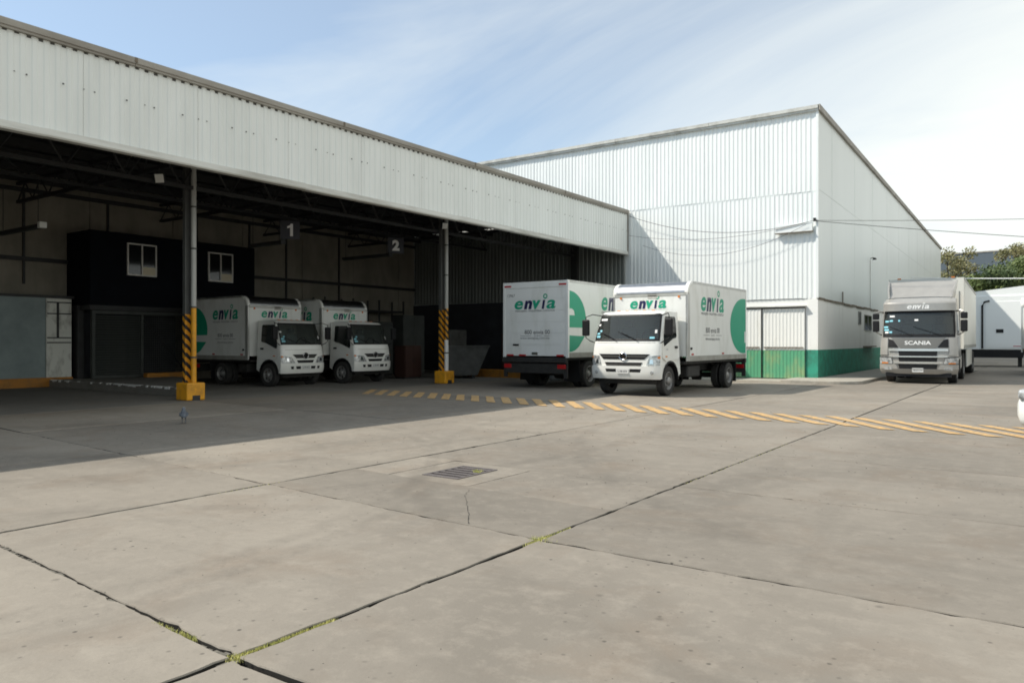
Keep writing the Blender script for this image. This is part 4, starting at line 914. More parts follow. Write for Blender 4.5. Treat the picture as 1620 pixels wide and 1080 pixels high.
    for (ta, za, w_, h_, mt) in ((-.86, zs0 + .17, .07, .05, 'sticker'), (-.80, zs0 + .24, .05, .05, 'sticker'), (-.83, zs0 + .09, .09, .05, 'sticker'), (-.9, zs0 + .40, .05, .05, 'stickerw'), (.80, zs0 + .06, .09, .05, 'sticker'), (.87, zs0 + .22, .04, .09, 'stickerw'), (-.78, zs1 - .12, .22, .05, 'stickerw')):
        if not wide and R.random() < .45: continue
        F.patch([(ta - w_, za - h_ / 2), (ta + w_ * .4, za - h_ / 2), (ta + w_ * .4, za + h_ / 2), (ta - w_, za + h_ / 2)], .012, -.009, 3, 1).build('sticker', M[mt], t)
    if wide:
        gr = F.patch([(-.60, .945), (.60, .945), (.74, 1.075), (-.74, 1.075)], .012, .05, 16, 3).build('grille', M['plastic'], t, smooth=30)
        F.patch([(-.64, 1.005), (.64, 1.005), (.66, 1.022), (-.66, 1.022)], .02, .01, 14, 1).build('grille_bar', M['dsilver'], gr)
        g2 = F.patch([(-.48, .755), (.48, .755), (.55, .865), (-.55, .865)], .012, .05, 12, 3).build('lower_grille', M['plastic'], t, smooth=30)
        F.patch([(-.50, .80), (.50, .80), (.51, .812), (-.51, .812)], .02, .01, 10, 1).build('grille_bar', M['dsilver'], g2)
        F.patch([(-.97, 1.36), (.97, 1.36), (.97, 1.366), (-.97, 1.366)], .003, .0, 16, 1).build('panel_seam', M['gutter'], t)
        hl = ((.66, .795), (.985, .795), (.985, 1.055), (.74, 1.03)); bz, sl = (.62, .70), ((.20, .52),)
    else:
        gr = F.patch([(-.42, .94), (.42, .94), (.58, 1.06), (-.58, 1.06)], .012, .05, 14, 3).build('grille', M['plastic'], t, smooth=30)
        F.patch([(-.47, .985), (.47, .985), (.5, 1.0), (-.5, 1.0)], .02, .01, 12, 1).build('grille_bar', M['dsilver'], gr)
        F.patch([(-.34, .785), (.34, .785), (.40, .87), (-.40, .87)], .012, .05, 12, 3).build('lower_grille', M['plastic'], t, smooth=30)
        F.patch([(-.96, 1.215), (.96, 1.215), (.96, 1.223), (-.96, 1.223)], .004, .0, 14, 1).build('panel_seam', M['gutter'], t)
        hl = ((.48, .775), (.985, .775), (.985, 1.03), (.62, .98)); bz, sl = (.585, .675), ((.24, .46), (.55, .68))
    for s in (1, -1):
        cs = [(s * a, b) for a, b in hl]; cs = cs if s > 0 else [cs[1], cs[0], cs[3], cs[2]]
        h = F.patch(cs, .014, .04, 8, 5).build('headlight', M['lens'], t, smooth=30)
        cs = [(s * .66 if not wide else s * .74, .83), (s * .80 if not wide else s * .84, .83), (s * .82, .94), (s * .70 if not wide else s * .76, .94)]; cs = cs if s > 0 else [cs[1], cs[0], cs[3], cs[2]]
        F.patch(cs, .02, -.016, 4, 3).build('lamp_reflector', M['chrome'], h, smooth=30)
        cs = [(s * .94, .965), (s * .985, .965), (s * .985, 1.02), (s * .93, 1.01)]; cs = cs if s > 0 else [cs[1], cs[0], cs[3], cs[2]]
        F.patch(cs, .02, -.016, 4, 3).build('turn_signal', M['amber'], h, smooth=30)
    # emblem: oval ring with a bar across
    ec = F.p(0, 1.02) + Vector((.028, 0, 0)); m = MB(); n = 20
    m.tube([ec + Vector((0, .105 * math.cos(2 * math.pi * k / n), .085 * math.sin(2 * math.pi * k / n))) for k in range(n + 1)], .014, 6)
    m.box(ec.x - .01, ec.x + .01, -.085, .085, ec.z - .012, ec.z + .022); m.build('emblem', M['chrome'], t, smooth=50)
    MB().lathe([(0, .0), (.10, .0), (.10, -.02)], (ec.x - .006, 0, ec.z), 20, 'x').build('emblem_back', M['plastic'], t)
    bp = F.patch([(-.985, .44), (.985, .44), (.99, .775), (-.99, .775)], .03, .05, 20, 4).build('bumper', M['cabw'], t, smooth=40)
    for a, b in sl:
        for s in (1, -1):
            cs = [(s * a, bz[0]), (s * (b - .03), bz[0]), (s * b, bz[1]), (s * a, bz[1])]; cs = cs if s > 0 else [cs[1], cs[0], cs[3], cs[2]]
            F.patch(cs, .034, -.02, 6, 2).build('bumper_slot', M['plastic'], bp)
    if wide:
        for s in (1, -1):
            p = F.p(s * .80, .61) + F.n(s * .8, .61) * .034; MB().lathe([(0, .006), (.035, .006), (.05, .0), (.05, -.02)], tuple(p), 14, 'x').build('fog_lamp', M['lens'], bp)
    x = F.at(.62)[0] + .036
    pt = MB().box(x, x + .008, -.17, .17, .58, .70).build('licence_plate', M['plate'], t); text(t, plate, M['lgrey'], (x + .0095, 0, .61), (0, 1, 0), (0, 0, 1), width=.26, bold=.01, name='plate_number')
    # doors and side glass
    for s in (-1, 1):
        def sidepoly(pts, off, th, nm, mt, par=t):
            g = MB(); a = []; b = []
            for px, pz in pts:
                w_ = F.at(pz)[1]; a.append((px, s * (w_ + off), pz)); b.append((px, s * (w_ + off - th), pz))
            n = len(pts); return g.add(a + b, [tuple(range(n)), tuple(range(2 * n - 1, n - 1, -1))] + [(i, i + n, (i + 1) % n + n, (i + 1) % n) for i in range(n)]).build(nm, M[mt], par)
        zw = zs0 + .05
        d = sidepoly([(1.27, .98), (1.30, 1.1), (1.28, 1.40), (1.26, zs0)] + [(1.05, 2.06), (.97, 2.10), (.30, 2.10), (.27, 2.05), (.27, 1.0), (.34, .93), (.55, .93), (.65, .91), (.95, .91), (1.05, .88)], .003, .02, 'door', 'cabw')
        sidepoly([(1.18, zw - .20), (1.215, zw - .12), (1.19, zw + .06), (1.03, 2.0), (.98, 2.045), (.40, 2.045), (.37, 2.0), (.37, zw + .06), (.42, zw + .02), (.62, zw - .01)], .007, .014, 'side_window', 'sglass')
        sidepoly([(.36, 1.22), (.50, 1.22), (.50, 1.28), (.36, 1.28)], .02, .03, 'door_handle', 'plastic', d)
        sidepoly([(1.02, 1.0), (1.12, 1.0), (1.12, 1.03), (1.02, 1.03)], .012, .02, 'side_repeater', 'amber')
        if wide: text(t, 'C-24', M['lgrey'], (1.02, s * (cw + .004), 1.18), (-s, 0, 0), (0, 0, 1), width=.12, name='door_number')
        # wheel arch flare and step
        n = 10; o_ = [(.80 + .50 * math.cos(math.pi * k / n), .40 + .50 * math.sin(math.pi * k / n)) for k in range(n + 1)]; i_ = [(.80 + .46 * math.cos(math.pi * k / n), .40 + .46 * math.sin(math.pi * k / n)) for k in range(n, -1, -1)]
        MB().prism(o_ + i_, 'y', *sorted((s * (cw - .25), s * (cw + .012)))).build('wheel_arch', M['plastic'], t, smooth=30)
        if mirrors:
            mx, my = 1.40, s * (cw + .22)
            mr = MB().box(mx - .05, mx + .05, my - .10, my + .10, 1.55, 1.98).build('mirror', M['plastic'], t, bevel=.03)
            m = MB(); m.tube([(1.08, s * (cw - .10), 2.08), (1.22, s * (cw + .12), 2.12), (mx, my, 2.05), (mx, my, 1.50), (1.4, s * (cw + .1), 1.42), (1.34, s * (cw - .04), 1.36)], .013, 6); m.build('mirror_arm', M['plastic'], mr, smooth=50)
            MB().box(mx - .056, mx - .051, my - .085, my + .085, 1.58, 1.95).build('mirror_glass', M['sglass'], mr)
    for y in (-.5, -.25, 0, .25, .5): MB().box(.78, .86, y - .04, y + .04, 2.19, 2.225).build('roof_marker', M['amber'], t, bevel=.01)
    # underbody
    m = MB()
    for s in (-1, 1): m.box(-L + .1, 1.3, s * .38 - .04, s * .38 + .04, .55, .78)
    for x in (-L + .3, -L * .5, -.4, .9): m.box(x - .04, x + .04, -.37, .37, .58, .74)
    m.box(-L + .02, -.02, -W + .1, W - .1, .80, zb - .002); m.build('chassis_rails', M['chassis'], t)
    MB().box(.15, 1.32, -cw + .24, cw - .24, .42, .98).build('engine_bay', M['chassis'], t)
    xr = -3.4 if L > 4 else -1.62
    MB().tube([(.80, -.8, .385), (.80, .8, .385)], .06, 8).build('front_axle', M['chassis'], t); MB().tube([(xr, -.8, .385), (xr, .8, .385)], .08, 8).lathe([(0, -.18), (.17, -.12), (.17, .12), (0, .18)], (xr, 0, .385), 14).build('rear_axle', M['chassis'], t)
    MB().box(-1.35 if L > 4 else -.95, -.45 if L > 4 else -.35, .48, .92, .42, .74).build('fuel_tank', M['chassis'], t, bevel=.05); MB().box(-1.1 if L > 4 else -.8, -.4 if L > 4 else -.3, -.92, -.48, .45, .74).build('battery_box', M['chassis'], t, bevel=.02)
    for s in (-1, 1):
        MB().box(xr - .60, xr - .585, *sorted((s * .5, s * 1.03)), .18, .80).build('mudflap', M['plastic'], t)
        wheel(t, .80, s * .82, .385, .21, s); wheel(t, xr, s * (.93), .385, .21, s, True)
    m = MB()
    for s in (-1, 1): m.box(1.15, 1.22, s * .6 - .06, s * .6 + .06, .3, .44)
    m.box(.9, 1.25, -cw + .2, cw - .2, .30, .41); m.build('undertray', M['chassis'], t)
    return t
box_truck((-9.0, 19.22), rad(-90), 'white box truck with green lettering standing in the sun in the yard', L=4.75)
box_truck((-12.72, 24.2), rad(90), 'white box truck backed towards the camera, rear roller door in shade', L=4.75, number='12967', scale=1.06)
box_truck((-20.54, 15.75), 0, 'white box truck parked in the bay nearest the black office', L=3.3, cw=.88, scale=.94, wide=False, plate='L-93-812')
box_truck((-20.15, 18.38), 0, 'white box truck parked right of its twin under the number 2 board', L=3.3, cw=.88, scale=.94, wide=False, plate='L-78-440')
box_truck((.12, 38.9), rad(-90), 'plain white box truck half out of frame at the right', L=4.75, logos='', scale=1.08, mirrors=False)

# silver tractor unit and its trailer
def tractor(loc, rz):
    t = thing('tractor_unit', (*loc, 0), 'silver heavy tractor unit with roof deflector beside the warehouse', 'truck', rz=rz, scale=TS_)
    t.scale.y *= .965
    F = Front([(.36, 2.08, 1.20, .30), (.50, 2.18, 1.245, .30), (.94, 2.20, 1.25, .30), (1.30, 2.18, 1.235, .30), (1.68, 2.12, 1.21, .30), (2.53, 1.93, 1.18, .28), (2.62, 1.90, 1.175, .28), (2.93, 1.72, 1.14, .26), (3.0, 1.60, 1.12, .24)])
    zs = [.36, .42, .50, .64, .80, .94, 1.1, 1.2, 1.3, 1.5, 1.68, 1.70, 1.9, 2.1, 2.3, 2.49, 2.53, 2.62, 2.78, 2.93, 3.0]
    cab_shell(F, zs, .05, 3.05, (.82, .52, .62), (1.70, 2.49, .95), .05).build('cab', M['silver'], t, smooth=38)
    cab_inside(t, F, 1.68, 2.53, None, .05, 1.06, None)
    F.patch([(-.945, 1.70), (.945, 1.70), (.945, 2.50), (-.945, 2.50)], .008, -.002, 18, 8).build('windscreen', M['glass'], t, smooth=30)
    m = MB()
    for cs in ([(-.95, 1.62), (.95, 1.62), (.95, 1.73), (-.95, 1.73)], [(-.95, 2.46), (.95, 2.46), (.95, 2.54), (-.95, 2.54)], [(-.955, 1.66), (-.92, 1.66), (-.92, 2.53), (-.955, 2.53)], [(.92, 1.66), (.955, 1.66), (.955, 2.53), (.92, 2.53)]):
        q = F.patch(cs, .012, 0, 14, 2); m.add(q.v, q.f)
    m.build('windscreen_seal', M['plastic'], t, smooth=30)
    for ta, tb in ((-.15, -.62), (.62, .05)):
        m = MB(); a = F.p(ta, 1.68) + Vector((.03, 0, 0)); b = F.p(tb, 1.92) + Vector((.03, 0, 0)); m.tube([a, b], .012, 5); m.tube([a.lerp(b, .5), b + (b - a) * .3], .009, 4); m.build('wiper', M['plastic'], t)
    # sun visor
    F2 = Front([(2.54, 2.03, 1.19, .30), (2.80, 2.02, 1.185, .30), (2.86, 1.97, 1.17, .28), (2.90, 1.86, 1.15, .26), (2.95, 1.68, 1.14, .26)])
    vm = MB()
    for z0, z1 in ((2.545, 2.80), (2.801, 2.86), (2.861, 2.90), (2.901, 2.95)):
        q = F2.patch([(-.985, z0), (.985, z0), (.985, z1), (-.985, z1)], .0, .02, 20, 2); vm.add(q.v, q.f)
    vm.build('sun_visor', M['silver'], t, smooth=50)
    logo(t, (2.034, -.36, 2.61), (0, 1, 0), (-.04, 0, 1), .72, .13, white=M['stickerw'])
    # stickers inside the left edge of the glass
    for (a, z, w_, mt) in ((-.86, 2.18, .10, 'sticker'), (-.74, 2.2, .09, 'sticker'), (-.52, 2.2, .05, 'sticker'), (-.05, 2.22, .10, 'stickerw'), (-.88, 1.98, .12, 'sticker'), (-.86, 1.88, .13, 'sticker'), (-.85, 1.79, .10, 'stickerw'), (-.74, 1.8, .08, 'sticker'), (-.72, 2.36, .14, 'stickerw')):
        F.patch([(a - w_ / 2, z - .03), (a + w_ / 2, z - .03), (a + w_ / 2, z + .03), (a - w_ / 2, z + .03)], .013, -.009, 3, 1).build('sticker', M[mt], t)
    # grille panel, slots and bars
    F.patch([(-.46, 1.24), (.46, 1.24), (.72, 1.60), (-.72, 1.60)], .02, .04, 14, 4).build('grille_panel', M['dsilver'], t, smooth=30)
    text(t, 'SCANIA', M['stickerw'], (F.at(1.4)[0] + .028, 0, 1.36), (0, 1, 0), (-.1, 0, 1), width=.84, height=.135, bold=.02, name='maker_lettering')
    for s in (1, -1):
        cs = [(s * .50, 1.265), (s * .77, 1.265), (s * .775, 1.56), (s * .66, 1.52)]; cs = cs if s > 0 else [cs[1], cs[0], cs[3], cs[2]]
        F.patch(cs, .026, .03, 6, 3).build('side_grille', M['plastic'], t)
        cs = [(s * .78, 1.0), (s * .985, 1.0), (s * .985, 1.58), (s * .80, 1.60)]; cs = cs if s > 0 else [cs[1], cs[0], cs[3], cs[2]]
        F.patch(cs, .03, .03, 6, 5).build('corner_panel', M['silver'], t, smooth=40)
        cs = [(s * .66, .70), (s * .99, .70), (s * .99, .92), (s * .68, .90)]; cs = cs if s > 0 else [cs[1], cs[0], cs[3], cs[2]]
        F.patch([(c[0], c[1] + (.03 if c[1] > .8 else -.02)) for c in cs], .022, .03, 6, 4).build('headlight_surround', M['plastic'], t)
        h = F.patch(cs, .034, .03, 8, 4).build('headlight', M['lens'], t, smooth=30)
        cs = [(s * .76, .705), (s * .93, .705), (s * .93, .745), (s * .77, .74)]; cs = cs if s > 0 else [cs[1], cs[0], cs[3], cs[2]]
        F.patch(cs, .04, -.035, 5, 2).build('turn_signal', M['amber'], h)
        cs = [(s * .66, .50), (s * .86, .50), (s * .86, .60), (s * .66, .57)]; cs = cs if s > 0 else [cs[1], cs[0], cs[3], cs[2]]
        F.patch(cs, .056, -.04, 5, 2).build('fog_lamp', M['lens'], t)
    for z0, z1 in ((.965, 1.13), (.78, .925), (.53, .68)):
        g = F.patch([(-.48, z0), (.48, z0), (.50, z1), (-.50, z1)], .02, .04, 12, 2).build('grille_slot', M['plastic'], t)
    for z0, z1, w_ in ((1.14, 1.215, .76), (.93, .965, .74), (.71, .77, .62)):
        F.patch([(-w_, z0), (w_, z0), (w_, z1), (-w_, z1)], .05, .03, 16, 2).build('grille_bar', M['silver2'], t, smooth=40)
    bm_ = MB()
    for cs in ([(-.985, .36), (.985, .36), (.985, .52), (-.985, .52)], [(-.985, .52), (-.50, .52), (-.56, .68), (-.985, .68)], [(.50, .52), (.985, .52), (.985, .68), (.56, .68)]):
        q = F.patch(cs, .046, .04, 16, 3); bm_.add(q.v, q.f)
    bm_.build('bumper', M['silver'], t, smooth=40)
    x = F.at(.46)[0] + .05; MB().box(x, x + .012, -.18, .18, .41, .55).build('licence_plate', M['plate'], t); text(t, '48-AT-7Y', M['lgrey'], (x + .014, 0, .45), (0, 1, 0), (0, 0, 1), width=.28, bold=.01, name='plate_number')
    # roof deflector: scooped panel with swept side cheeks
    m = MB(); n = 10; r_ = []
    for j in range(7):
        u = j / 6; hw = 1.0 - .02 * math.sin(u * 3) + .14 * u * u; xx = 1.45 - 1.0 * u; z = 3.03 + .62 * u
        r_.append([(xx - .10 * (1 - (2 * i / n - 1) ** 2), hw * (2 * i / n - 1), z + .03 * (1 - (2 * i / n - 1) ** 2)) for i in range(n + 1)])
    vs = [p for q in r_ for p in q]; m.add(vs + [(p[0] - .03, p[1], p[2] - .03) for p in vs], [(j * (n + 1) + i, j * (n + 1) + i + 1, (j + 1) * (n + 1) + i + 1, (j + 1) * (n + 1) + i) for j in range(6) for i in range(n)])
    m.build('roof_deflector', M['silver'], t, smooth=40, fix=False)
    for s in (-1, 1):
        m = MB(); pts = [(1.5, 3.02), (1.38, 3.2), (1.28, 3.32), (.52, 3.68), (.1, 3.68), (-.15, 3.02)]
        a = [(p[0], s * (1.03 + .12 * (p[1] - 3.02) / .66), p[1]) for p in pts]; b = [(p[0], q[1] - s * .04, p[1]) for p, q in zip(pts, a)]
        k = len(pts); m.add(a + b, [tuple(range(k)), tuple(range(2 * k - 1, k - 1, -1))] + [(i, i + k, (i + 1) % k + k, (i + 1) % k) for i in range(k)]); m.build('deflector_cheek', M['silver'], t)
        # side fairing, door, glass, mirrors
        MB().box(-.75, .03, *sorted((s * 1.17, s * 1.21)), .9, 3.3).build('side_fairing', M['silver'], t)
        d = MB(); a = [(1.66, .95), (1.66, 1.68), (1.55, 2.5), (.55, 2.5), (.45, 2.4), (.45, 1.25), (1.35, 1.15), (1.5, .95)]
        A = [(p[0], s * (F.at(p[1])[1] + .006), p[1]) for p in a]; B = [(p[0], q[1] - s * .02, p[1]) for p, q in zip(a, A)]; k = len(a)
        d.add(A + B, [tuple(range(k)), tuple(range(2 * k - 1, k - 1, -1))] + [(i, i + k, (i + 1) % k + k, (i + 1) % k) for i in range(k)]).build('door', M['silver'], t)
        g = MB(); a = [(1.58, 1.72), (1.47, 2.42), (.62, 2.42), (.58, 1.85)]; A = [(p[0], s * (F.at(p[1])[1] + .012), p[1]) for p in a]; B = [(p[0], q[1] - s * .01, p[1]) for p, q in zip(a, A)]; k = 4
        g.add(A + B, [tuple(range(k)), tuple(range(2 * k - 1, k - 1, -1))] + [(i, i + k, (i + 1) % k + k, (i + 1) % k) for i in range(k)]).build('side_window', M['sglass'], t)
        my = s * 1.42; mr = MB().box(1.72, 1.86, my - .11, my + .11, 1.82, 2.22).box(1.72, 1.86, my - .11, my + .11, 2.26, 2.48).build('mirror', M['plastic'], t, bevel=.035)
        m = MB(); m.tube([(1.65, s * 1.14, 2.52), (1.75, s * 1.3, 2.55), (1.79, my, 2.50)], .03, 7); m.tube([(1.79, my, 1.82), (1.72, s * 1.28, 1.72), (1.65, s * 1.15, 1.7)], .025, 7); m.build('mirror_arm', M['silver'], mr, smooth=50)
        wheel(t, .82, s * 1.02, .51, .30, s); wheel(t, -2.75, s * 1.08, .51, .28, s, True)
        MB().box(-1.9, -.35, *sorted((s * .62, s * 1.18)), .42, .98).build('fuel_tank', M['silver2'], t, bevel=.08)
        MB().box(.1, .35, *sorted((s * .9, s * 1.22)), .35, .85).build('step', M['plastic'], t, bevel=.02)
    m = MB()
    for s in (-1, 1): m.box(-3.6, 1.9, s * .4 - .05, s * .4 + .05, .72, .98)
    for x in (-3.5, -1.5, -.2, 1.2): m.box(x - .06, x + .06, -.38, .38, .75, .95)
    m.box(.2, 1.95, -.85, .85, .45, 1.0).box(-3.2, -2.2, -.5, .5, .98, 1.12); m.build('chassis_rails', M['chassis'], t)
    MB().tube([(.82, -1, .51), (.82, 1, .51)], .08, 8).tube([(-2.75, -1, .51), (-2.75, 1, .51)], .1, 8).build('axles', M['chassis'], t)
    MB().box(2.0, 2.1, -1.05, 1.05, .25, .37).build('undertray', M['plastic'], t)
    return t
TP = (-3.70, 30.35); TR = rad(-90 + 2.2); TS_ = .95
tractor(TP, TR)
tr = thing('semi_trailer', (*TP, 0), 'long cream box semi trailer coupled behind the silver tractor unit', 'trailer', rz=TR, scale=TS_)
MB().box(-12.9, -.85, -1.25, 1.25, 1.20, 3.86).build('trailer_box', M['trailer'], tr, bevel=.03)
for s in (-1, 1):
    for k in range(8): MB().box(-.95 - (k + 1) * 1.48, -.95 - k * 1.48 - .02, *sorted((s * 1.25, s * 1.258)), 1.36, 3.76).build('side_panel', M['trailer'], tr)
    MB().box(-12.9, -.85, *sorted((s * 1.25, s * 1.27)), 1.20, 1.34).build('bottom_rail', M['rail'], tr); MB().box(-12.9, -.85, *sorted((s * 1.25, s * 1.265)), 3.78, 3.87).build('top_rail', M['rail'], tr)
    MB().box(-9.0, -4.0, *sorted((s * 1.18, s * 1.22)), .45, 1.15).build('side_skirt', M['trailer'], tr)
    for x in (-9.6, -10.9): wheel(tr, x, s * 1.08, .51, .28, s, True)
    MB().box(-4.0, -3.85, *sorted((s * .75, s * .95)), .05, 1.2).build('landing_leg', M['chassis'], tr)
MB().box(-12.8, -1.0, -.5, .5, .95, 1.195).build('chassis_beam', M['chassis'], tr); MB().box(-.848, -.83, -1.25, 1.25, 1.20, 3.86).build('front_wall', M['trailer'], tr)
for y in (-.9, .9): MB().box(-.87, -.80, y - .06, y + .06, 3.86, 3.9).build('marker_lamp', M['amber'], tr)
# white trailer parked across the back of the yard
wt2 = thing('white_trailer', (-4.95, 50.2, 0), 'white box trailer parked crosswise before the trees', 'trailer')
MB().box(0, 12.5, 0, 2.5, .95, 3.95).build('trailer_box', M['wtrailer'], wt2, bevel=.03)
MB().prism([(0, 3.95), (12.5, 3.95), (12.5, 4.9), (6.5, 4.75), (0, 4.05)], 'y', .06, 2.44).build('sloped_roof', M['wtrailer'], wt2)
MB().box(1.9, 6.0, -.025, -.001, 1.05, 3.62).build('side_door', M['wtrailer'], wt2, bevel=.008)
m = MB(); m.tube([(1.75, -.05, 1.0), (1.75, -.05, 3.4), (1.85, -.05, 3.6), (2.1, -.05, 3.66)], .05, 8); m.build('hose', M['plastic'], wt2, smooth=50)
MB().box(2.4, 2.75, -.04, -.026, 1.88, 2.08).build('latch_plate', M['plastic'], wt2); MB().box(2.0, 3.2, -.035, -.026, 1.15, 1.5).build('hatch', M['wtrailer'], wt2); MB().box(5.4, 5.7, -.06, -.026, 1.7, 2.3).build('vent', M['plastic'], wt2)
MB().box(3.2, 3.6, -.032, -.026, 1.12, 1.16).build('reflector', M['red'], wt2)
MB().box(0, 12.5, .1, 2.4, .62, .94).build('chassis_beam', M['chassis'], wt2); MB().box(.5, 11.5, .0, .06, .50, .9).build('side_guard', M['plastic'], wt2)
for y in (.4, 2.1): MB().box(3.4, 3.55, y - .06, y + .06, .0, .63).build('landing_leg', M['chassis'], wt2)
for x in (9.5, 10.7):
    for y, s in ((.2, -1), (2.3, 1)): wheel(wt2, x, y, .5, .28, s)
# white car nosing in at the right edge
def car(loc, rz):
    t = thing('parked_car', (*loc, 0), 'white car nosing into the right edge of the yard', 'car', rz=rz)
    S = [(0.0, .34, .62, .62), (-.05, .24, .74, .74), (-.16, .20, .80, .80), (-.45, .20, .86, .86), (-1.1, .20, .95, .88), (-1.45, .2, 1.0, .89), (-2.1, .2, 1.02, .89), (-3.2, .2, 1.04, .89), (-3.9, .22, 1.05, .87), (-4.2, .26, 1.0, .82), (-4.32, .36, .85, .74)]
    m = MB(); n = 12; rows = []
    for x, z0, z1, w in S:
        r = []
        for k in range(2 * n):
            a = 2 * math.pi * k / (2 * n); c, s_ = math.cos(a), math.sin(a); q = lambda v: math.copysign(abs(v) ** .5, v)
            r.append((x, w * q(c), (z0 + z1) / 2 + (z1 - z0) / 2 * q(s_)))
        rows.append(r)
    vs = [p for r in rows for p in r]; K = 2 * n
    m.add(vs, [(i * K + k, i * K + (k + 1) % K, (i + 1) * K + (k + 1) % K, (i + 1) * K + k) for i in range(len(S) - 1) for k in range(K)] + [tuple(range(K)), tuple((len(S) - 1) * K + k for k in range(K))]); m.build('body', M['carw'], t, smooth=50)
    g = MB(); a = [(-1.15, .98, .74), (-1.95, 1.42, .60), (-3.2, 1.45, .60), (-4.0, 1.03, .72)]
    vs = [(x, -w, z) for x, z, w in a] + [(x, w, z) for x, z, w in a] + [(-1.15, -.74, .9), (-4, -.72, .95), (-1.15, .74, .9), (-4, .72, .95)]
    g.add(vs, [(0, 1, 5, 4), (2, 3, 7, 6), (0, 1, 2, 3), (4, 5, 6, 7)]); g.build('glasshouse', M['sglass'], t, fix=False)
    MB().prism([(-1.90, 1.425), (-1.95, 1.46), (-2.6, 1.50), (-3.15, 1.48), (-3.25, 1.44)], 'y', -.61, .61).build('roof', M['carw'], t)
    for s in (-1, 1):
        for p, q in (((-1.12, .96, .76), (-1.97, 1.44, .61)), ((-2.5, 1.0, .77), (-2.55, 1.45, .61)), ((-3.2, 1.46, .61), (-4.0, 1.03, .74))): MB().bar((p[0], s * p[2], p[1]), (q[0], s * q[2], q[1]), .05).build('pillar', M['carw'], t)
        MB().box(-.30, -.03, *sorted((s * .48, s * .79)), .62, .76).build('headlight', M['lens'], t, bevel=.04)
        MB().box(-1.35, -1.2, *sorted((s * .88, s * 1.04)), .96, 1.10).build('mirror', M['carw'], t, bevel=.03)
        wheel(t, -.85, s * .80, .31, .2, s); wheel(t, -3.45, s * .80, .31, .2, s)
    MB().box(-.06, .012, -.42, .42, .42, .56).build('grille', M['plastic'], t, bevel=.01); MB().box(.002, .02, -.25, .25, .32, .42).build('licence_plate', M['plate'], t)
car((-.30, 13.0), rad(172))

# ------------------------------------------------------------------ pigeon
def pigeon(loc, rz):
    pts = [(-.19, .115, .006, .02), (-.14, .125, .012, .03), (-.08, .14, .042, .045), (-.01, .15, .06, .062), (.05, .165, .055, .055), (.085, .195, .036, .036), (.10, .225, .028, .026), (.112, .245, .029, .027), (.128, .25, .018, .017), (.145, .243, .006, .006), (.158, .238, .002, .002)]
    m = MB(); n = 12; rows = []
    for x, z, h, w in pts: rows += [(x, w * math.cos(2 * math.pi * k / n), z + h * math.sin(2 * math.pi * k / n)) for k in range(n)]
    m.add(rows, [(i * n + k, i * n + (k + 1) % n, (i + 1) * n + (k + 1) % n, (i + 1) * n + k) for i in range(len(pts) - 1) for k in range(n)] + [tuple(range(n)), tuple((len(pts) - 1) * n + k for k in range(n))])
    for s in (-1, 1):
        m.tube([(0, s * .025, .11), (.0, s * .026, .05), (.005, s * .026, .01)], [.016, .006, .005], 6)
        for a in (-.4, 0, .4): m.tube([(.005, s * .026, .008), (.04 * math.cos(a), s * .026 + .04 * math.sin(a), .005)], .004, 4)
    o = m.build('pigeon', M['feather'], smooth=50); o.location = (*loc, .002); o.rotation_euler = (0, 0, rz); tag(o, 'blue grey pigeon standing on the shaded concrete', 'bird')
    for s in (-1, 1):
        w = MB(); pr = [(.05, .165, .052), (.0, .185, .062), (-.08, .165, .055), (-.18, .125, .02), (-.08, .13, .055), (.0, .13, .066)]
        w.add([(a, s * (c + .008), b) for a, b, c in pr] + [(a, s * (c - .01), b) for a, b, c in pr], [tuple(range(6)), tuple(range(11, 5, -1))] + [(i, i + 6, (i + 1) % 6 + 6, (i + 1) % 6) for i in range(6)]); w.build('wing', M['feather'], o)
pigeon(camw(-5.61, 13.05), rad(150))

# ------------------------------------------------------------------ trees and far building
def tree(x, y, h, rw, mt, label, seed, n=2600, group='trees beyond the yard'):
    r = random.Random(seed); t = thing('broadleaf_tree', (x, y, 0), label, 'tree', group)
    m = MB(); th = h * .45; m.tube([(0, 0, 0), (.1, .05, th * .5), (0, .1, th)], [.02 * h + .06, .016 * h + .04, .010 * h + .03], 8)
    blobs = []
    for k in range(13):
        a = r.uniform(0, 6.28); q = rw * r.uniform(.15, .85); z = h * r.uniform(.42, .9); b = (q * math.cos(a), q * math.sin(a), z, rw * r.uniform(.22, .42))
        blobs.append(b); m.tube([(0, .05, th * r.uniform(.6, 1)), (b[0] * .5, b[1] * .5, (th + z) / 2), b[:3]], [.012 * h, .007 * h, .003 * h], 5)
    m.build('trunk', M['bark'], t)
    blobs.append((0, 0, h * .85, rw * .4)); g = MB(); vs = []; fs = []
    for k in range(n):
        b = r.choice(blobs); d = Vector((r.gauss(0, 1), r.gauss(0, 1), r.gauss(0, .85))).normalized() * b[3] * (r.random() ** .4) * r.uniform(.8, 1.15)
        c = Vector(b[:3]) + d; s = r.uniform(.09, .21); u = Vector((r.gauss(0, 1), r.gauss(0, 1), r.gauss(0, 1))).normalized(); v = u.orthogonal().normalized()
        w = u.cross(v); o = len(vs); vs += [c - v * s, c + w * s * .45, c + v * s, c - w * s * .45]; fs.append((o, o + 1, o + 2, o + 3))
    g.add(vs, fs); g.build('crown', LEAF[mt], t, fix=False)
def tw(u, yc): return camw((u - 810) / 1207 * yc, yc)
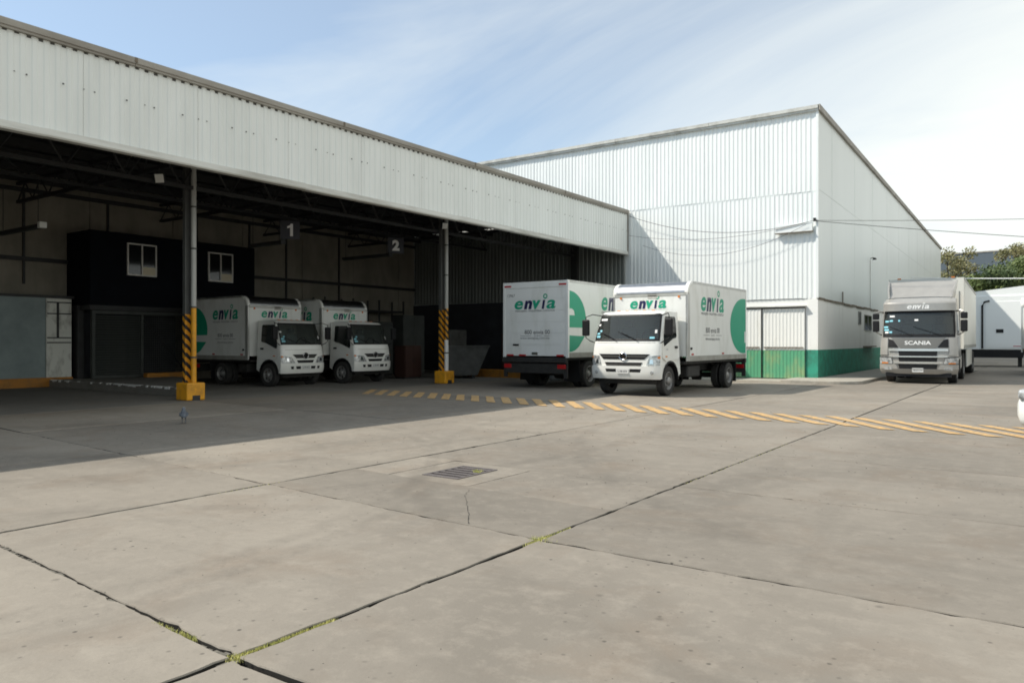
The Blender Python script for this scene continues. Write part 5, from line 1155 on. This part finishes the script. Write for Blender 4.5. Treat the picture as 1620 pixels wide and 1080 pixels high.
for k, (u, yc, h, rw, mt, lb) in enumerate((
        (1500, 84, 12.6, 2.6, 2, 'sparse yellow brown tree at the far end of the warehouse'), (1523, 88, 11.2, 2.2, 2, 'second sparse brown tree right of the warehouse end'),
        (1548, 76, 8.2, 3.0, 0, 'bright green bushy tree above the cream trailer'), (1574, 80, 9.3, 3.2, 0, 'tallest bright green tree behind the white trailer'),
        (1594, 74, 9.2, 2.8, 1, 'dark green tree behind the white trailer roof'), (1612, 78, 10.2, 3.2, 0, 'green tree at the right edge behind the trailer'),
        (1635, 76, 8.4, 3.2, 1, 'dark green tree just beyond the right edge'), (1610, 96, 14.6, 2.6, 2, 'tall thin brown tree rising at the right edge'),
        (1665, 80, 9.0, 3.4, 0, 'bright tree out of frame to the right'), (1560, 90, 8.3, 3.2, 1, 'dark tree filling the gap behind the bright ones'))):
    x, y = tw(u, yc); tree(x, y, h, rw, mt, lb, 100 + k, n=2600 if (mt == 2) else 6500)
fx, fy = tw(1500, 150); gx, gy = tw(1900, 125)
fb = thing('slate_warehouse', (fx, fy, 0), 'large flat roofed dark slate warehouse beyond the trees', 'building')
d = Vector((gx - fx, gy - fy, 0)); L_ = d.length; d /= L_; nn = Vector((-d.y, d.x, 0))
if nn.y < 0: nn = -nn
for k in range(6):
    a = d * (-14 + k * (L_ + 24) / 6); b = d * (-14 + (k + 1) * (L_ + 24) / 6 - .01); MB().prism([(a.x, a.y), (b.x, b.y), (b.x + nn.x * .3, b.y + nn.y * .3), (a.x + nn.x * .3, a.y + nn.y * .3)], 'z', 0, 18.4).build('wall_panel', M['far'], fb)
a = d * -14; b = d * (L_ + 10); MB().prism([(a.x + nn.x * .31, a.y + nn.y * .31), (b.x + nn.x * .31, b.y + nn.y * .31), (b.x + nn.x * 40, b.y + nn.y * 40), (a.x + nn.x * 40, a.y + nn.y * 40)], 'z', 0, 18.2).build('core', M['far'], fb)
MB().prism([(a.x - nn.x * .1, a.y - nn.y * .1), (b.x - nn.x * .1, b.y - nn.y * .1), (b.x + nn.x * .5, b.y + nn.y * .5), (a.x + nn.x * .5, a.y + nn.y * .5)], 'z', 18.41, 18.65).build('roof_edge', M['gutter'], fb)
